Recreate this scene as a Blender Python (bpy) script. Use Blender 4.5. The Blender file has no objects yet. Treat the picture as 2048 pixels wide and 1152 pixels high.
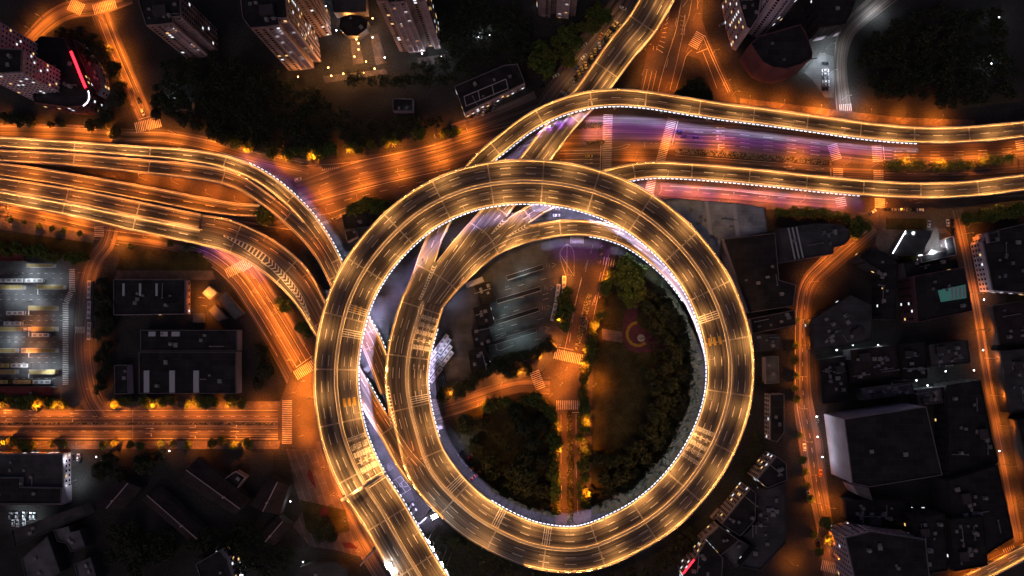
import bpy, math, random
from mathutils import Vector, Matrix
random.seed(7)
R = math.radians
sc = bpy.context.scene
col = sc.collection

# ------------------------------------------------------------------ camera
# a drone 500 m up looking almost straight down; the point right below it shows at pixel NADIR
H = 500.0
F = 1562.0
NADIR = (1069.0, 683.0)
_d = Vector(((NADIR[0] - 1024) / F, -(NADIR[1] - 576) / F, -1)).normalized()
_z = -_d
_y = (Vector((0, 1, 0)) - _z * _z.y).normalized()
_x = _y.cross(_z)
ROT = Matrix((_x, _y, _z))            # rows: world axes in camera space -> camera-to-world
cam_data = bpy.data.cameras.new("camera")
cam = bpy.data.objects.new("camera", cam_data)
col.objects.link(cam)
cam_data.sensor_width = 36
cam_data.lens = 36 * F / 2048
cam_data.clip_start = 1
cam_data.clip_end = 4000
cam.matrix_world = Matrix.Translation((0, 0, H)) @ ROT.to_4x4()
sc.camera = cam

# ------------------------------------------------------------------ night sky, moon, exposure
SUN_EL, SUN_AZ = R(52), R(200)
world = bpy.data.worlds.new("World")
sc.world = world
world.use_nodes = True
wn, wl = world.node_tree.nodes, world.node_tree.links
bg = wn["Background"]
sky = wn.new("ShaderNodeTexSky")
sky.sky_type = 'NISHITA'
sky.sun_disc = False
sky.sun_elevation = SUN_EL
sky.sun_rotation = SUN_AZ
sky.dust_density = 4
tint = wn.new("ShaderNodeMixRGB")
tint.blend_type = 'MULTIPLY'
tint.inputs[0].default_value = 1
tint.inputs[2].default_value = (0.92, 0.72, 0.84, 1)
wl.new(sky.outputs[0], tint.inputs[1])
wl.new(tint.outputs[0], bg.inputs[0])
bg.inputs[1].default_value = 0.021
sd = bpy.data.lights.new("moon", 'SUN')
sd.energy = 0.03
sd.angle = R(0.5)
sd.color = (1, 0.9, 0.85)
so = bpy.data.objects.new("moon", sd)
col.objects.link(so)
so.rotation_euler = (R(90) - SUN_EL, 0, R(180) - SUN_AZ)
sc.view_settings.view_transform = 'Standard'
sc.view_settings.look = 'None'
sc.view_settings.gamma = 1
sc.view_settings.exposure = 0
sc.render.engine = 'CYCLES'
sc.cycles.max_bounces = 3
sc.cycles.diffuse_bounces = 2
sc.cycles.glossy_bounces = 2
sc.cycles.transmission_bounces = 1
sc.cycles.caustics_reflective = False
sc.cycles.sample_clamp_indirect = 3
sc.cycles.sample_clamp_direct = 0
sc.cycles.use_denoising = True
try:
    sc.cycles.use_light_tree = True
except Exception:
    pass


def P(px, py, z=0.0):
    """the world point at height z that the photograph shows at pixel px, py"""
    r = ROT @ Vector(((px - 1024) / F, -(py - 576) / F, -1))
    t = (z - H) / r.z
    return Vector((r.x * t, r.y * t, z))


# ------------------------------------------------------------------ materials
def mat(name):
    m = bpy.data.materials.new(name)
    m.use_nodes = True
    return m, m.node_tree.nodes, m.node_tree.links, m.node_tree.nodes["Principled BSDF"]


def noisy(name, c, amp=0.35, scale=0.25, rough=0.8, scale2=2.5, spec=0.3):
    """a surface whose colour wanders by two noises (dirt, wear)"""
    m, n, l, b = mat(name)
    tc = n.new("ShaderNodeNewGeometry")
    n1 = n.new("ShaderNodeTexNoise"); n1.inputs["Scale"].default_value = scale; n1.inputs["Detail"].default_value = 5
    n2 = n.new("ShaderNodeTexNoise"); n2.inputs["Scale"].default_value = scale2; n2.inputs["Detail"].default_value = 3
    l.new(tc.outputs["Position"], n1.inputs["Vector"]); l.new(tc.outputs["Position"], n2.inputs["Vector"])
    mx = n.new("ShaderNodeMath"); mx.operation = 'MULTIPLY'
    l.new(n1.outputs[0], mx.inputs[0]); l.new(n2.outputs[0], mx.inputs[1])
    mr = n.new("ShaderNodeMapRange")
    mr.inputs[1].default_value = 0.12; mr.inputs[2].default_value = 0.40
    mr.inputs[3].default_value = 1 - amp; mr.inputs[4].default_value = 1 + amp
    l.new(mx.outputs[0], mr.inputs[0])
    cm = n.new("ShaderNodeMixRGB"); cm.blend_type = 'MULTIPLY'; cm.inputs[0].default_value = 1
    cm.inputs[1].default_value = (*c, 1)
    l.new(mr.outputs[0], cm.inputs[2])
    l.new(cm.outputs[0], b.inputs["Base Color"])
    b.inputs["Roughness"].default_value = rough
    b.inputs["Specular IOR Level"].default_value = spec
    return m


def tiled(name, c, c2, sx, sy, mortar=0.04, rough=0.8, amp=0.3, off=0.5, rot=0.0):
    """sheets, tiles or boards: a brick pattern with joints, plus dirt"""
    m, n, l, b = mat(name)
    tc = n.new("ShaderNodeNewGeometry")
    mp = n.new("ShaderNodeMapping"); mp.inputs["Rotation"].default_value = (0, 0, rot)
    l.new(tc.outputs["Position"], mp.inputs["Vector"])
    br = n.new("ShaderNodeTexBrick")
    br.offset = off
    br.inputs["Color1"].default_value = (*c, 1)
    br.inputs["Color2"].default_value = (*[v * (1 - amp) for v in c], 1)
    br.inputs["Mortar"].default_value = (*c2, 1)
    br.inputs["Scale"].default_value = 1
    br.inputs["Mortar Size"].default_value = mortar
    br.inputs["Brick Width"].default_value = sx
    br.inputs["Row Height"].default_value = sy
    l.new(mp.outputs[0], br.inputs["Vector"])
    n1 = n.new("ShaderNodeTexNoise"); n1.inputs["Scale"].default_value = 0.12; n1.inputs["Detail"].default_value = 6
    l.new(tc.outputs["Position"], n1.inputs["Vector"])
    mr = n.new("ShaderNodeMapRange")
    mr.inputs[1].default_value = 0.3; mr.inputs[2].default_value = 0.7
    mr.inputs[3].default_value = 0.6; mr.inputs[4].default_value = 1.3
    l.new(n1.outputs[0], mr.inputs[0])
    cm = n.new("ShaderNodeMixRGB"); cm.blend_type = 'MULTIPLY'; cm.inputs[0].default_value = 1
    l.new(br.outputs["Color"], cm.inputs[1]); l.new(mr.outputs[0], cm.inputs[2])
    l.new(cm.outputs[0], b.inputs["Base Color"])
    b.inputs["Roughness"].default_value = rough
    b.inputs["Specular IOR Level"].default_value = 0.3
    return m


def plain(name, c, rough=0.6, metal=0.0, spec=0.4):
    m, n, l, b = mat(name)
    n1 = n.new("ShaderNodeTexNoise"); n1.inputs["Scale"].default_value = 1.7; n1.inputs["Detail"].default_value = 4
    tc = n.new("ShaderNodeTexCoord")
    l.new(tc.outputs["Object"], n1.inputs["Vector"])
    mr = n.new("ShaderNodeMapRange"); mr.inputs[3].default_value = 0.8; mr.inputs[4].default_value = 1.15
    l.new(n1.outputs[0], mr.inputs[0])
    cm = n.new("ShaderNodeMixRGB"); cm.blend_type = 'MULTIPLY'; cm.inputs[0].default_value = 1
    cm.inputs[1].default_value = (*c, 1)
    l.new(mr.outputs[0], cm.inputs[2]); l.new(cm.outputs[0], b.inputs["Base Color"])
    b.inputs["Roughness"].default_value = rough
    b.inputs["Metallic"].default_value = metal
    b.inputs["Specular IOR Level"].default_value = spec
    return m


def glow(name, c, s):
    m, n, l, b = mat(name)
    b.inputs["Base Color"].default_value = (0.1, 0.1, 0.1, 1)
    b.inputs["Emission Color"].default_value = (*c, 1)
    b.inputs["Emission Strength"].default_value = s
    return m


def asphalt_lane(name, c, streak=1.0):
    """deck asphalt: long streaks along the lane, part wheel wear, part painted light trails (UV: across, along in metres)"""
    m, n, l, b = mat(name)
    uv = n.new("ShaderNodeUVMap")
    def streaks(sx, sy, detail):
        mp = n.new("ShaderNodeMapping"); mp.inputs["Scale"].default_value = (sx, sy, 1)
        l.new(uv.outputs[0], mp.inputs["Vector"])
        t = n.new("ShaderNodeTexNoise"); t.noise_dimensions = '2D'
        t.inputs["Scale"].default_value = 1; t.inputs["Detail"].default_value = detail
        l.new(mp.outputs[0], t.inputs["Vector"])
        return t.outputs[0]
    a = streaks(1.4, 0.005, 4)  # pale streaks also stand in for traffic's light trails
    a2 = streaks(0.42, 0.010, 2)
    mm = n.new("ShaderNodeMath"); mm.operation = 'MULTIPLY'
    l.new(a, mm.inputs[0]); l.new(a2, mm.inputs[1])
    mr = n.new("ShaderNodeMapRange")
    mr.inputs[1].default_value = 0.15; mr.inputs[2].default_value = 0.38
    mr.inputs[3].default_value = 1 - 0.62 * streak; mr.inputs[4].default_value = 1 + 1.5 * streak
    l.new(mm.outputs[0], mr.inputs[0])
    g = n.new("ShaderNodeNewGeometry")
    t3 = n.new("ShaderNodeTexNoise"); t3.inputs["Scale"].default_value = 0.9; t3.inputs["Detail"].default_value = 4
    l.new(g.outputs["Position"], t3.inputs["Vector"])
    mr3 = n.new("ShaderNodeMapRange"); mr3.inputs[3].default_value = 0.75; mr3.inputs[4].default_value = 1.25
    l.new(t3.outputs[0], mr3.inputs[0])
    m2 = n.new("ShaderNodeMath"); m2.operation = 'MULTIPLY'
    l.new(mr.outputs[0], m2.inputs[0]); l.new(mr3.outputs[0], m2.inputs[1])
    cm = n.new("ShaderNodeMixRGB"); cm.blend_type = 'MULTIPLY'; cm.inputs[0].default_value = 1
    cm.inputs[1].default_value = (*c, 1)
    l.new(m2.outputs[0], cm.inputs[2]); l.new(cm.outputs[0], b.inputs["Base Color"])
    b.inputs["Roughness"].default_value = 0.62
    return m


def leaf_mat(name, c):
    m, n, l, b = mat(name)
    oi = n.new("ShaderNodeObjectInfo")
    g = n.new("ShaderNodeNewGeometry")
    t = n.new("ShaderNodeTexNoise"); t.inputs["Scale"].default_value = 0.7; t.inputs["Detail"].default_value = 3
    l.new(g.outputs["Position"], t.inputs["Vector"])
    mr = n.new("ShaderNodeMapRange"); mr.inputs[1].default_value = 0.3; mr.inputs[2].default_value = 0.7
    mr.inputs[3].default_value = 0.5; mr.inputs[4].default_value = 1.5
    l.new(t.outputs[0], mr.inputs[0])
    hs = n.new("ShaderNodeHueSaturation")
    mh = n.new("ShaderNodeMapRange"); mh.inputs[3].default_value = 0.46; mh.inputs[4].default_value = 0.52
    l.new(oi.outputs["Random"], mh.inputs[0]); l.new(mh.outputs[0], hs.inputs["Hue"])
    l.new(mr.outputs[0], hs.inputs["Value"])
    hs.inputs["Color"].default_value = (*c, 1)
    l.new(hs.outputs[0], b.inputs["Base Color"])
    b.inputs["Roughness"].default_value = 0.6
    b.inputs["Specular IOR Level"].default_value = 0.25
    return m


M = {}
M['ground'] = noisy('ground_soil', (0.045, 0.044, 0.042), 0.5, 0.05, 0.95, 0.9)
M['street'] = noisy('street_asphalt', (0.085, 0.068, 0.06), 0.45, 0.06, 0.8, 1.1)
M['yard'] = tiled('yard_concrete', (0.11, 0.11, 0.115), (0.05, 0.05, 0.055), 6, 5, 0.05)
M['pave'] = tiled('pavement_slabs', (0.17, 0.14, 0.13), (0.09, 0.08, 0.075), 1.6, 1.6, 0.06)
M['plaza'] = tiled('plaza_paving', (0.14, 0.11, 0.11), (0.25, 0.2, 0.2), 14, 4, 0.10, rot=1.2)
M['red_pave'] = noisy('red_park_paving', (0.10, 0.032, 0.05), 0.3, 0.3)
M['kerb'] = noisy('kerb_stone', (0.3, 0.28, 0.26), 0.25, 0.5)
M['lawn'] = noisy('lawn_grass', (0.05, 0.046, 0.018), 0.55, 0.12, 0.95, 1.5)
M['hedge'] = leaf_mat('hedge_leaves', (0.05, 0.06, 0.02))
M['paint'] = noisy('road_paint', (0.72, 0.7, 0.66), 0.28, 0.4, 0.7, 3.0)
M['paint_worn'] = noisy('worn_road_paint', (0.68, 0.66, 0.62), 0.4, 0.4, 0.7, 3.0)
M['paint_y'] = noisy('yellow_road_paint', (0.7, 0.42, 0.06), 0.28, 0.4, 0.7, 3.0)
M['deck'] = asphalt_lane('deck_asphalt', (0.078, 0.066, 0.056), 0.85)
M['road'] = asphalt_lane('street_asphalt_streaked', (0.088, 0.069, 0.060), 0.9)
M['concrete'] = noisy('concrete', (0.32, 0.31, 0.3), 0.25, 0.15, 0.85)
M['parapet'] = noisy('parapet_concrete', (0.42, 0.4, 0.38), 0.2, 0.3, 0.8)
M['joint'] = noisy('joint_concrete', (0.3, 0.27, 0.24), 0.35, 0.6, 0.6)
M['steel'] = plain('galvanised_steel', (0.3, 0.3, 0.31), 0.45, 0.6)
M['dark'] = plain('dark_metal', (0.03, 0.03, 0.032), 0.5, 0.3)
M['gold'] = glow('deck_light_strip', (1.0, 0.42, 0.10), 120.0)
M['gold_mid'] = glow('added_median_strip', (1.0, 0.42, 0.10), 34.0)
M['gold_dim'] = glow('ramp_light_strip', (1.0, 0.36, 0.08), 60.0)
M['led'] = glow('led_dot', (0.82, 0.85, 1.0), 3.0)
M['under_w'] = glow('underdeck_white', (0.60, 0.67, 1.0), 75.0)
M['under_ws'] = glow('underdeck_strong_white', (0.66, 0.74, 1.0), 190.0)
M['under_wd'] = glow('underdeck_soft_white', (0.7, 0.65, 1.0), 24.0)
M['under_p'] = glow('underdeck_purple', (0.45, 0.10, 1.0), 120.0)
M['lens_o'] = glow('sodium_lens', (1.0, 0.42, 0.08), 25.0)
M['lens_w'] = glow('white_lens', (0.85, 0.95, 1.0), 25.0)
M['flood'] = glow('flood_lens', (1.0, 0.97, 0.9), 120.0)
M['globe_w'] = glow('white_globe', (0.85, 0.93, 1.0), 7.0)
M['globe_o'] = glow('orange_globe', (1.0, 0.42, 0.1), 12.0)
M['red_neon'] = glow('red_neon', (1.0, 0.015, 0.03), 5.0)
M['white_neon'] = glow('white_sign_light', (0.85, 0.92, 1.0), 4.0)
M['teal_neon'] = glow('teal_light', (0.1, 0.5, 0.42), 0.16)
M['win_dark'] = plain('dark_window_glass', (0.02, 0.02, 0.025), 0.15, 0, 0.5)
M['win_warm'] = glow('lit_window_warm', (1.0, 0.6, 0.22), 1.2)
M['win_white'] = glow('lit_window_white', (0.9, 0.95, 1.0), 1.2)
M['leaf'] = leaf_mat('tree_leaves', (0.11, 0.15, 0.028))
M['leaf_dark'] = leaf_mat('dark_tree_leaves', (0.04, 0.052, 0.024))
M['bark'] = noisy('bark', (0.08, 0.06, 0.045), 0.3, 2.0)
M['brick'] = tiled('brick_wall', (0.38, 0.27, 0.26), (0.27, 0.2, 0.19), 3.0, 3.1, 0.12, amp=0.15)
M['pink'] = noisy('pink_render', (0.60, 0.46, 0.47), 0.2, 0.2)
M['wall_w'] = noisy('white_render', (0.62, 0.53, 0.62), 0.2, 0.12, 0.8)
M['wall_g'] = noisy('grey_render', (0.22, 0.2, 0.21), 0.3, 0.12, 0.85)
M['wall_d'] = noisy('dark_wall', (0.07, 0.065, 0.07), 0.3, 0.12, 0.85)
M['wall_m'] = noisy('maroon_stone', (0.16, 0.075, 0.09), 0.3, 0.12, 0.7)
M['roof_d'] = tiled('dark_roof_felt', (0.036, 0.034, 0.037), (0.062, 0.058, 0.06), 7, 4, 0.06, amp=0.45)
M['roof_g'] = tiled('grey_roof_sheet', (0.09, 0.09, 0.095), (0.05, 0.05, 0.053), 14, 1.2, 0.06, amp=0.2)
M['roof_l'] = tiled('light_grey_roof', (0.16, 0.165, 0.17), (0.10, 0.10, 0.105), 18, 4, 0.05, amp=0.2)
M['roof_b'] = tiled('blue_grey_roof', (0.44, 0.51, 0.55), (0.2, 0.24, 0.27), 20, 2.2, 0.04, amp=0.15)
M['roof_r'] = tiled('red_roof_sheet', (0.20, 0.045, 0.045), (0.12, 0.03, 0.03), 12, 1.0, 0.06, amp=0.2)
M['roof_t'] = tiled('old_roof_tiles', (0.06, 0.042, 0.042), (0.035, 0.03, 0.03), 1.2, 0.8, 0.08, amp=0.4)
M['skylight'] = plain('skylight_panels', (0.6, 0.64, 0.65), 0.3)
M['canopy_y'] = tiled('yellow_shelter_roof', (0.42, 0.33, 0.12), (0.2, 0.15, 0.06), 0.9, 6, 0.16, amp=0.1, off=0)
M['bus_w'] = plain('white_bus_paint', (0.72, 0.72, 0.74), 0.35)
M['bus_o'] = plain('orange_bus_paint', (0.75, 0.33, 0.05), 0.35)
M['bus_y'] = plain('yellow_bus_paint', (0.7, 0.55, 0.1), 0.35)
M['rubber'] = plain('tyre_rubber', (0.02, 0.02, 0.02), 0.9)
M['glass'] = plain('vehicle_glass', (0.02, 0.022, 0.026), 0.1, 0, 0.6)
M['sculpt'] = plain('pale_stone', (0.5, 0.47, 0.45), 0.6)
M['flower_y'] = noisy('yellow_flowers', (0.32, 0.2, 0.03), 0.4, 0.8)
M['flower_r'] = noisy('dark_red_plants', (0.09, 0.02, 0.03), 0.4, 0.8)
M['banner'] = plain('pale_sign_panel', (0.6, 0.56, 0.6), 0.5)
CAR = {k: plain('car_paint_' + k, c, 0.3) for k, c in dict(
    white=(0.75, 0.75, 0.76), black=(0.02, 0.02, 0.022), grey=(0.25, 0.25, 0.26), yellow=(0.7, 0.55, 0.18),
    red=(0.4, 0.03, 0.03), orange=(0.7, 0.25, 0.05), blue=(0.05, 0.09, 0.3), silver=(0.5, 0.5, 0.52)).items()}


# ------------------------------------------------------------------ mesh helpers
class MB:
    def __init__(s):
        s.v, s.f, s.uv = [], [], {}

    def quad(s, a, b, c, d):
        i = len(s.v); s.v += [tuple(a), tuple(b), tuple(c), tuple(d)]; s.f.append((i, i + 1, i + 2, i + 3))

    def poly(s, pts):
        i = len(s.v); s.v += [tuple(p) for p in pts]; s.f.append(tuple(range(i, i + len(pts))))

    def prism(s, pts, z0, z1, top=True, bottom=False):
        """pts: 2D outline, counter-clockwise"""
        i = len(s.v); n = len(pts)
        s.v += [(p[0], p[1], z0) for p in pts] + [(p[0], p[1], z1) for p in pts]
        for k in range(n):
            j = (k + 1) % n
            s.f.append((i + k, i + j, i + n + j, i + n + k))
        if top: s.f.append(tuple(i + n + k for k in range(n)))
        if bottom: s.f.append(tuple(i + n - 1 - k for k in range(n)))

    def box(s, cx, cy, cz, sx, sy, sz, rz=0.0):
        c, sn = math.cos(rz), math.sin(rz)
        i = len(s.v)
        for dz in (-1, 1):
            for dx, dy in ((-1, -1), (1, -1), (1, 1), (-1, 1)):
                x, y = dx * sx / 2, dy * sy / 2
                s.v.append((cx + x * c - y * sn, cy + x * sn + y * c, cz + dz * sz / 2))
        for f in ((3, 2, 1, 0), (4, 5, 6, 7), (0, 1, 5, 4), (1, 2, 6, 5), (2, 3, 7, 6), (3, 0, 4, 7)):
            s.f.append(tuple(i + k for k in f))

    def cyl(s, cx, cy, z0, z1, r0, r1, n=8, cap=True):
        i = len(s.v)
        for z, r in ((z0, r0), (z1, r1)):
            for k in range(n):
                a = 2 * math.pi * k / n
                s.v.append((cx + r * math.cos(a), cy + r * math.sin(a), z))
        for k in range(n):
            j = (k + 1) % n
            s.f.append((i + k, i + j, i + n + j, i + n + k))
        if cap:
            s.f.append(tuple(i + n + k for k in range(n)))

    def tube(s, a, b, r0, r1, n=6):
        a, b = Vector(a), Vector(b)
        d = (b - a).normalized()
        u = d.orthogonal().normalized(); w = d.cross(u)
        i = len(s.v)
        for p, r in ((a, r0), (b, r1)):
            for k in range(n):
                t = 2 * math.pi * k / n
                s.v.append(tuple(p + u * (r * math.cos(t)) + w * (r * math.sin(t))))
        for k in range(n):
            j = (k + 1) % n
            s.f.append((i + k, i + j, i + n + j, i + n + k))
        s.f.append(tuple(i + n + k for k in range(n)))

    def mesh(s, name, m):
        me = bpy.data.meshes.new(name)
        me.from_pydata(s.v, [], s.f)
        if m is not None: me.materials.append(m)
        me.update()
        return me

    def build(s, name, m, parent=None):
        o = bpy.data.objects.new(name, None if False else s.mesh(name, m))
        col.objects.link(o)
        if parent is not None:
            o.parent = parent
            if not parent.get('_local'):
                o.data.transform(Matrix.Translation(-parent.location))
        return o


def tag(o, label=None, cat=None, group=None, kind=None):
    if label: o['label'] = label
    if cat: o['category'] = cat
    if group: o['group'] = group
    if kind: o['kind'] = kind
    return o


def empty(name, loc, rz=0.0):
    o = bpy.data.objects.new(name, None)
    o.location = loc; o.rotation_euler = (0, 0, rz)
    o.empty_display_size = 1
    col.objects.link(o)
    return o


def put(mesh, name, parent, loc=(0, 0, 0), rz=0.0, scale=None):
    """a part that shares mesh data; loc is in the parent's own space"""
    o = bpy.data.objects.new(name, mesh)
    o.parent = parent; o.location = loc; o.rotation_euler = (0, 0, rz)
    if scale: o.scale = scale
    col.objects.link(o)
    return o


def copy_tree(o, parent=None):
    c = o.copy(); col.objects.link(c)
    if parent is not None: c.parent = parent
    for ch in list(o.children):
        copy_tree(ch, c)
    return c


def struct(o):
    o['kind'] = 'structure'
    return o


def ccw(p):
    a = sum(p[i][0] * p[(i + 1) % len(p)][1] - p[(i + 1) % len(p)][0] * p[i][1] for i in range(len(p)))
    return list(p) if a > 0 else list(reversed(p))


def world_poly(px, z):
    return ccw([P(x, y, z) for x, y in px])


def smooth(pts, n=6):
    """Catmull-Rom through tuples"""
    out = []
    for i in range(len(pts) - 1):
        p0, p1, p2, p3 = pts[max(i - 1, 0)], pts[i], pts[i + 1], pts[min(i + 2, len(pts) - 1)]
        for k in range(n):
            t = k / n
            out.append(tuple(0.5 * ((2 * b) + (-a + c) * t + (2 * a - 5 * b + 4 * c - d) * t * t + (-a + 3 * b - 3 * c + d) * t ** 3)
                             for a, b, c, d in zip(p0, p1, p2, p3)))
    out.append(tuple(pts[-1]))
    return out


class Path:
    """a line of points with width: px path (x, y, z, width px) -> world, resampled every step metres"""
    def __init__(s, pts, step=2.5, n=8):
        sm = smooth(pts, n)
        w = []
        for x, y, z, wp in sm:
            p = P(x, y, z)
            w.append((p.x, p.y, z, wp * (H - z) / F))
        s.c, s.w, s.d = [], [], [0.0]
        acc, nxt = 0.0, 0.0
        for a, b in zip(w, w[1:]):
            L = math.hypot(b[0] - a[0], b[1] - a[1])
            while nxt <= acc + L and L > 0:
                t = (nxt - acc) / L
                q = [a[k] + (b[k] - a[k]) * t for k in range(4)]
                s.c.append(Vector(q[:3])); s.w.append(q[3]); nxt += step
            acc += L
        s.c.append(Vector(w[-1][:3])); s.w.append(w[-1][3])
        s.n = []
        for i in range(len(s.c)):
            t = s.c[min(i + 1, len(s.c) - 1)] - s.c[max(i - 1, 0)]
            t.z = 0; t.normalize()
            s.n.append(Vector((-t.y, t.x, 0)))          # points to the left of travel
        for a, b in zip(s.c, s.c[1:]):
            s.d.append(s.d[-1] + (b - a).length)
        s.len = s.d[-1]

    def at(s, d):
        d = min(max(d, 0), s.len)
        lo, hi = 0, len(s.d) - 1
        while hi - lo > 1:
            mid = (lo + hi) // 2
            if s.d[mid] <= d: lo = mid
            else: hi = mid
        t = (d - s.d[lo]) / max(s.d[hi] - s.d[lo], 1e-6)
        return (s.c[lo].lerp(s.c[hi], t), s.n[lo].lerp(s.n[hi], t).normalized(), s.w[lo] + (s.w[hi] - s.w[lo]) * t)

    def nearest(s, px, py, z):
        q = P(px, py, z)
        i = min(range(len(s.c)), key=lambda k: (s.c[k].xy - q.xy).length)
        return s.d[i]


def ribbon(mb, path, off, width, dz, d0, d1, step=3.0):
    """a flat strip along a path; off: metres left of the centre (number or function of width)"""
    k = max(1, int((d1 - d0) / step))
    prev = None
    for i in range(k + 1):
        c, n, w = path.at(d0 + (d1 - d0) * i / k)
        o = off(w) if callable(off) else off
        a = c + n * (o - width / 2); b = c + n * (o + width / 2)
        a.z += dz; b.z += dz
        if prev: mb.quad(prev[0], a, b, prev[1])
        prev = (a, b)


def dashes(mb, path, off, dz, dash=6.0, gap=8.5, width=0.28, d0=0.0, d1=None):
    d1 = path.len if d1 is None else d1
    d = d0
    while d + dash < d1:
        ribbon(mb, path, off, width, dz, d, d + dash)
        d += dash + gap


# ------------------------------------------------------------------ ground, streets, lawns
g = MB(); g.quad((-1500, -1500, 0), (1500, -1500, 0), (1500, 1500, 0), (-1500, 1500, 0))
struct(g.build('ground', M['ground']))

_layer = [0]


def patch(name, px, m, step=0.0):
    """a flat area of ground; step > 0 raises it with a kerb"""
    _layer[0] += 1
    z = 0.012 + 0.004 * _layer[0] + step
    mb = MB()
    pts = world_poly(px, z)
    if step: mb.prism([(p.x, p.y) for p in pts], 0, z)
    else: mb.poly(pts)
    return struct(mb.build(name, M[m]))


def street(name, pts, m='road', dz=0.0):
    """a roadway along a px line, with lane-wise streaks of wear and painted light trails"""
    _layer[0] += 1
    z = 0.012 + 0.004 * _layer[0]
    p = Path([(x, y, 0, w) for x, y, w in pts], 4.0)
    me = bpy.data.meshes.new(name); v, f, uv = [], [], []
    for i, (c, n, w) in enumerate(zip(p.c, p.n, p.w)):
        for k in range(5):
            o = (k / 4 - 0.5) * w; q = c - n * o
            v.append((q.x, q.y, z)); uv.append((o + 3 * _layer[0], p.d[i]))
    for i in range(len(p.c) - 1):
        for k in range(4):
            a = i * 5 + k; f.append((a, a + 1, a + 6, a + 5))
    me.from_pydata(v, [], f); u = me.uv_layers.new(name='UVMap')
    for lp in me.loops: u.data[lp.index].uv = uv[lp.vertex_index]
    me.materials.append(M[m]); me.update()
    o = bpy.data.objects.new(name, me); col.objects.link(o)
    return struct(o), p


patch('street', [(-60, 285), (60, 285), (512, 318), (610, 325), (700, 314), (790, 303), (870, 285), (935, 268), (1000, 245), (1040, 234),
                 (1160, 218), (1300, 205), (1480, 222), (1640, 246), (1800, 270), (1950, 275), (2110, 262), (2110, 400), (1930, 432),
                 (1860, 428), (1740, 428), (1560, 408), (1330, 392), (1250, 400), (1120, 420), (960, 420), (850, 395), (760, 400), (705, 425),
                 (650, 470), (620, 560), (500, 560), (430, 500), (330, 476), (200, 458), (-60, 402)], 'street')
street('street', [(600, 392, 62), (700, 358, 66), (790, 336, 60), (880, 314, 58), (960, 288, 60), (1040, 268, 56), (1120, 262, 60), (1210, 262, 60)])
street('street', [(1215, 264, 62), (1350, 268, 66), (1480, 276, 60), (1640, 294, 56), (1800, 308, 50), (1950, 306, 50), (2110, 294, 50)])
street('street', [(1130, 322, 50), (1215, 318, 46), (1350, 322, 30), (1480, 330, 30), (1640, 344, 28), (1800, 350, 26), (1950, 348, 26), (2110, 336, 26)])
street('street', [(1320, 378, 26), (1450, 386, 22), (1600, 400, 22), (1760, 410, 24), (1950, 408, 26), (2110, 398, 26)])
street('street', [(-60, 372, 60), (100, 400, 60), (250, 420, 60), (400, 425, 60), (520, 440, 60), (640, 420, 50)])
diag_road = street('street', [(-60, 400, 52), (100, 436, 50), (200, 458, 46), (330, 476, 44), (420, 500, 48), (480, 545, 66), (520, 600, 70), (560, 665, 72),
                  (606, 745, 78), (630, 800, 90)])[1]
left_avenue = street('street', [(-60, 848, 61), (300, 849, 61), (575, 850, 61), (640, 850, 64)])[1]
patch('street', [(556, 812), (585, 740), (625, 660), (700, 640), (720, 900), (640, 908), (585, 894), (556, 884)], 'street')
street('street', [(650, 880, 44), (668, 960, 36), (702, 1040, 32), (747, 1120, 38), (800, 1200, 40)])
nw_road = street('street', [(188, -20, 44), (205, 30, 42), (230, 95, 38), (262, 170, 38), (296, 250, 44), (305, 285, 44)])[1]
street('street', [(50, 90, 30), (95, 45, 38), (140, 20, 40), (200, 12, 38), (260, -10, 40)])
north_lane = street('street', [(-60, 262, 34), (130, 266, 36), (250, 274, 34), (330, 276, 40), (420, 292, 34), (512, 316, 30), (620, 338, 40)])[1]
patch('street', [(1336, -20), (1374, -20), (1408, -20), (1404, 40), (1420, 84), (1447, 140), (1472, 195), (1480, 245), (1428, 245), (1422, 180), (1398, 118),
                 (1374, 110), (1356, 170), (1348, 235), (1258, 235), (1280, 180), (1296, 90), (1312, 60)], 'street')
lot_road = street('street', [(1070, 250, 50), (1110, 190, 46), (1150, 140, 60), (1200, 75, 70), (1250, 10, 60), (1275, -40, 60)])[1]
street('street', [(905, 262, 30), (960, 245, 34), (1020, 222, 34), (1075, 200, 40)])
patch('street', [(1690, 398), (2110, 392), (2110, 405), (1930, 440), (1905, 450), (1780, 475), (1735, 470), (1690, 440)], 'street')
curve_road = street('street', [(1745, 452, 34), (1700, 490, 40), (1655, 530, 40), (1618, 570, 36), (1606, 630, 30), (1604, 720, 30), (1606, 800, 36), (1620, 880, 46),
                  (1630, 950, 44), (1643, 1020, 34), (1654, 1080, 32), (1670, 1190, 36)])[1]
alley = street('street', [(1912, 420, 30), (1926, 480, 18), (1942, 560, 15), (1960, 660, 17), (1975, 760, 17), (1995, 860, 18), (2015, 960, 18), (2038, 1090, 18)])[1]
patch('street', [(1880, 1155), (2030, 1085), (2110, 1050), (2110, 1220), (1870, 1220)], 'street')
patch('yard', [(862, 640), (910, 555), (960, 510), (1040, 480), (1100, 462), (1160, 470), (1150, 560), (1134, 640), (1120, 705), (1085, 742), (980, 780), (880, 815), (852, 760)], 'yard')
patch('yard', [(700, 460), (760, 420), (830, 470), (870, 470), (850, 560), (790, 640), (765, 700), (790, 900), (830, 1000), (800, 1010), (740, 900), (700, 800), (690, 600)], 'yard')
patch('yard', [(640, 470), (700, 430), (760, 420), (700, 560), (640, 600), (590, 540), (600, 500)], 'yard')
patch('yard', [(1010, 425), (1120, 405), (1180, 420), (1260, 470), (1200, 500), (1080, 470), (1000, 470)], 'yard')
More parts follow.
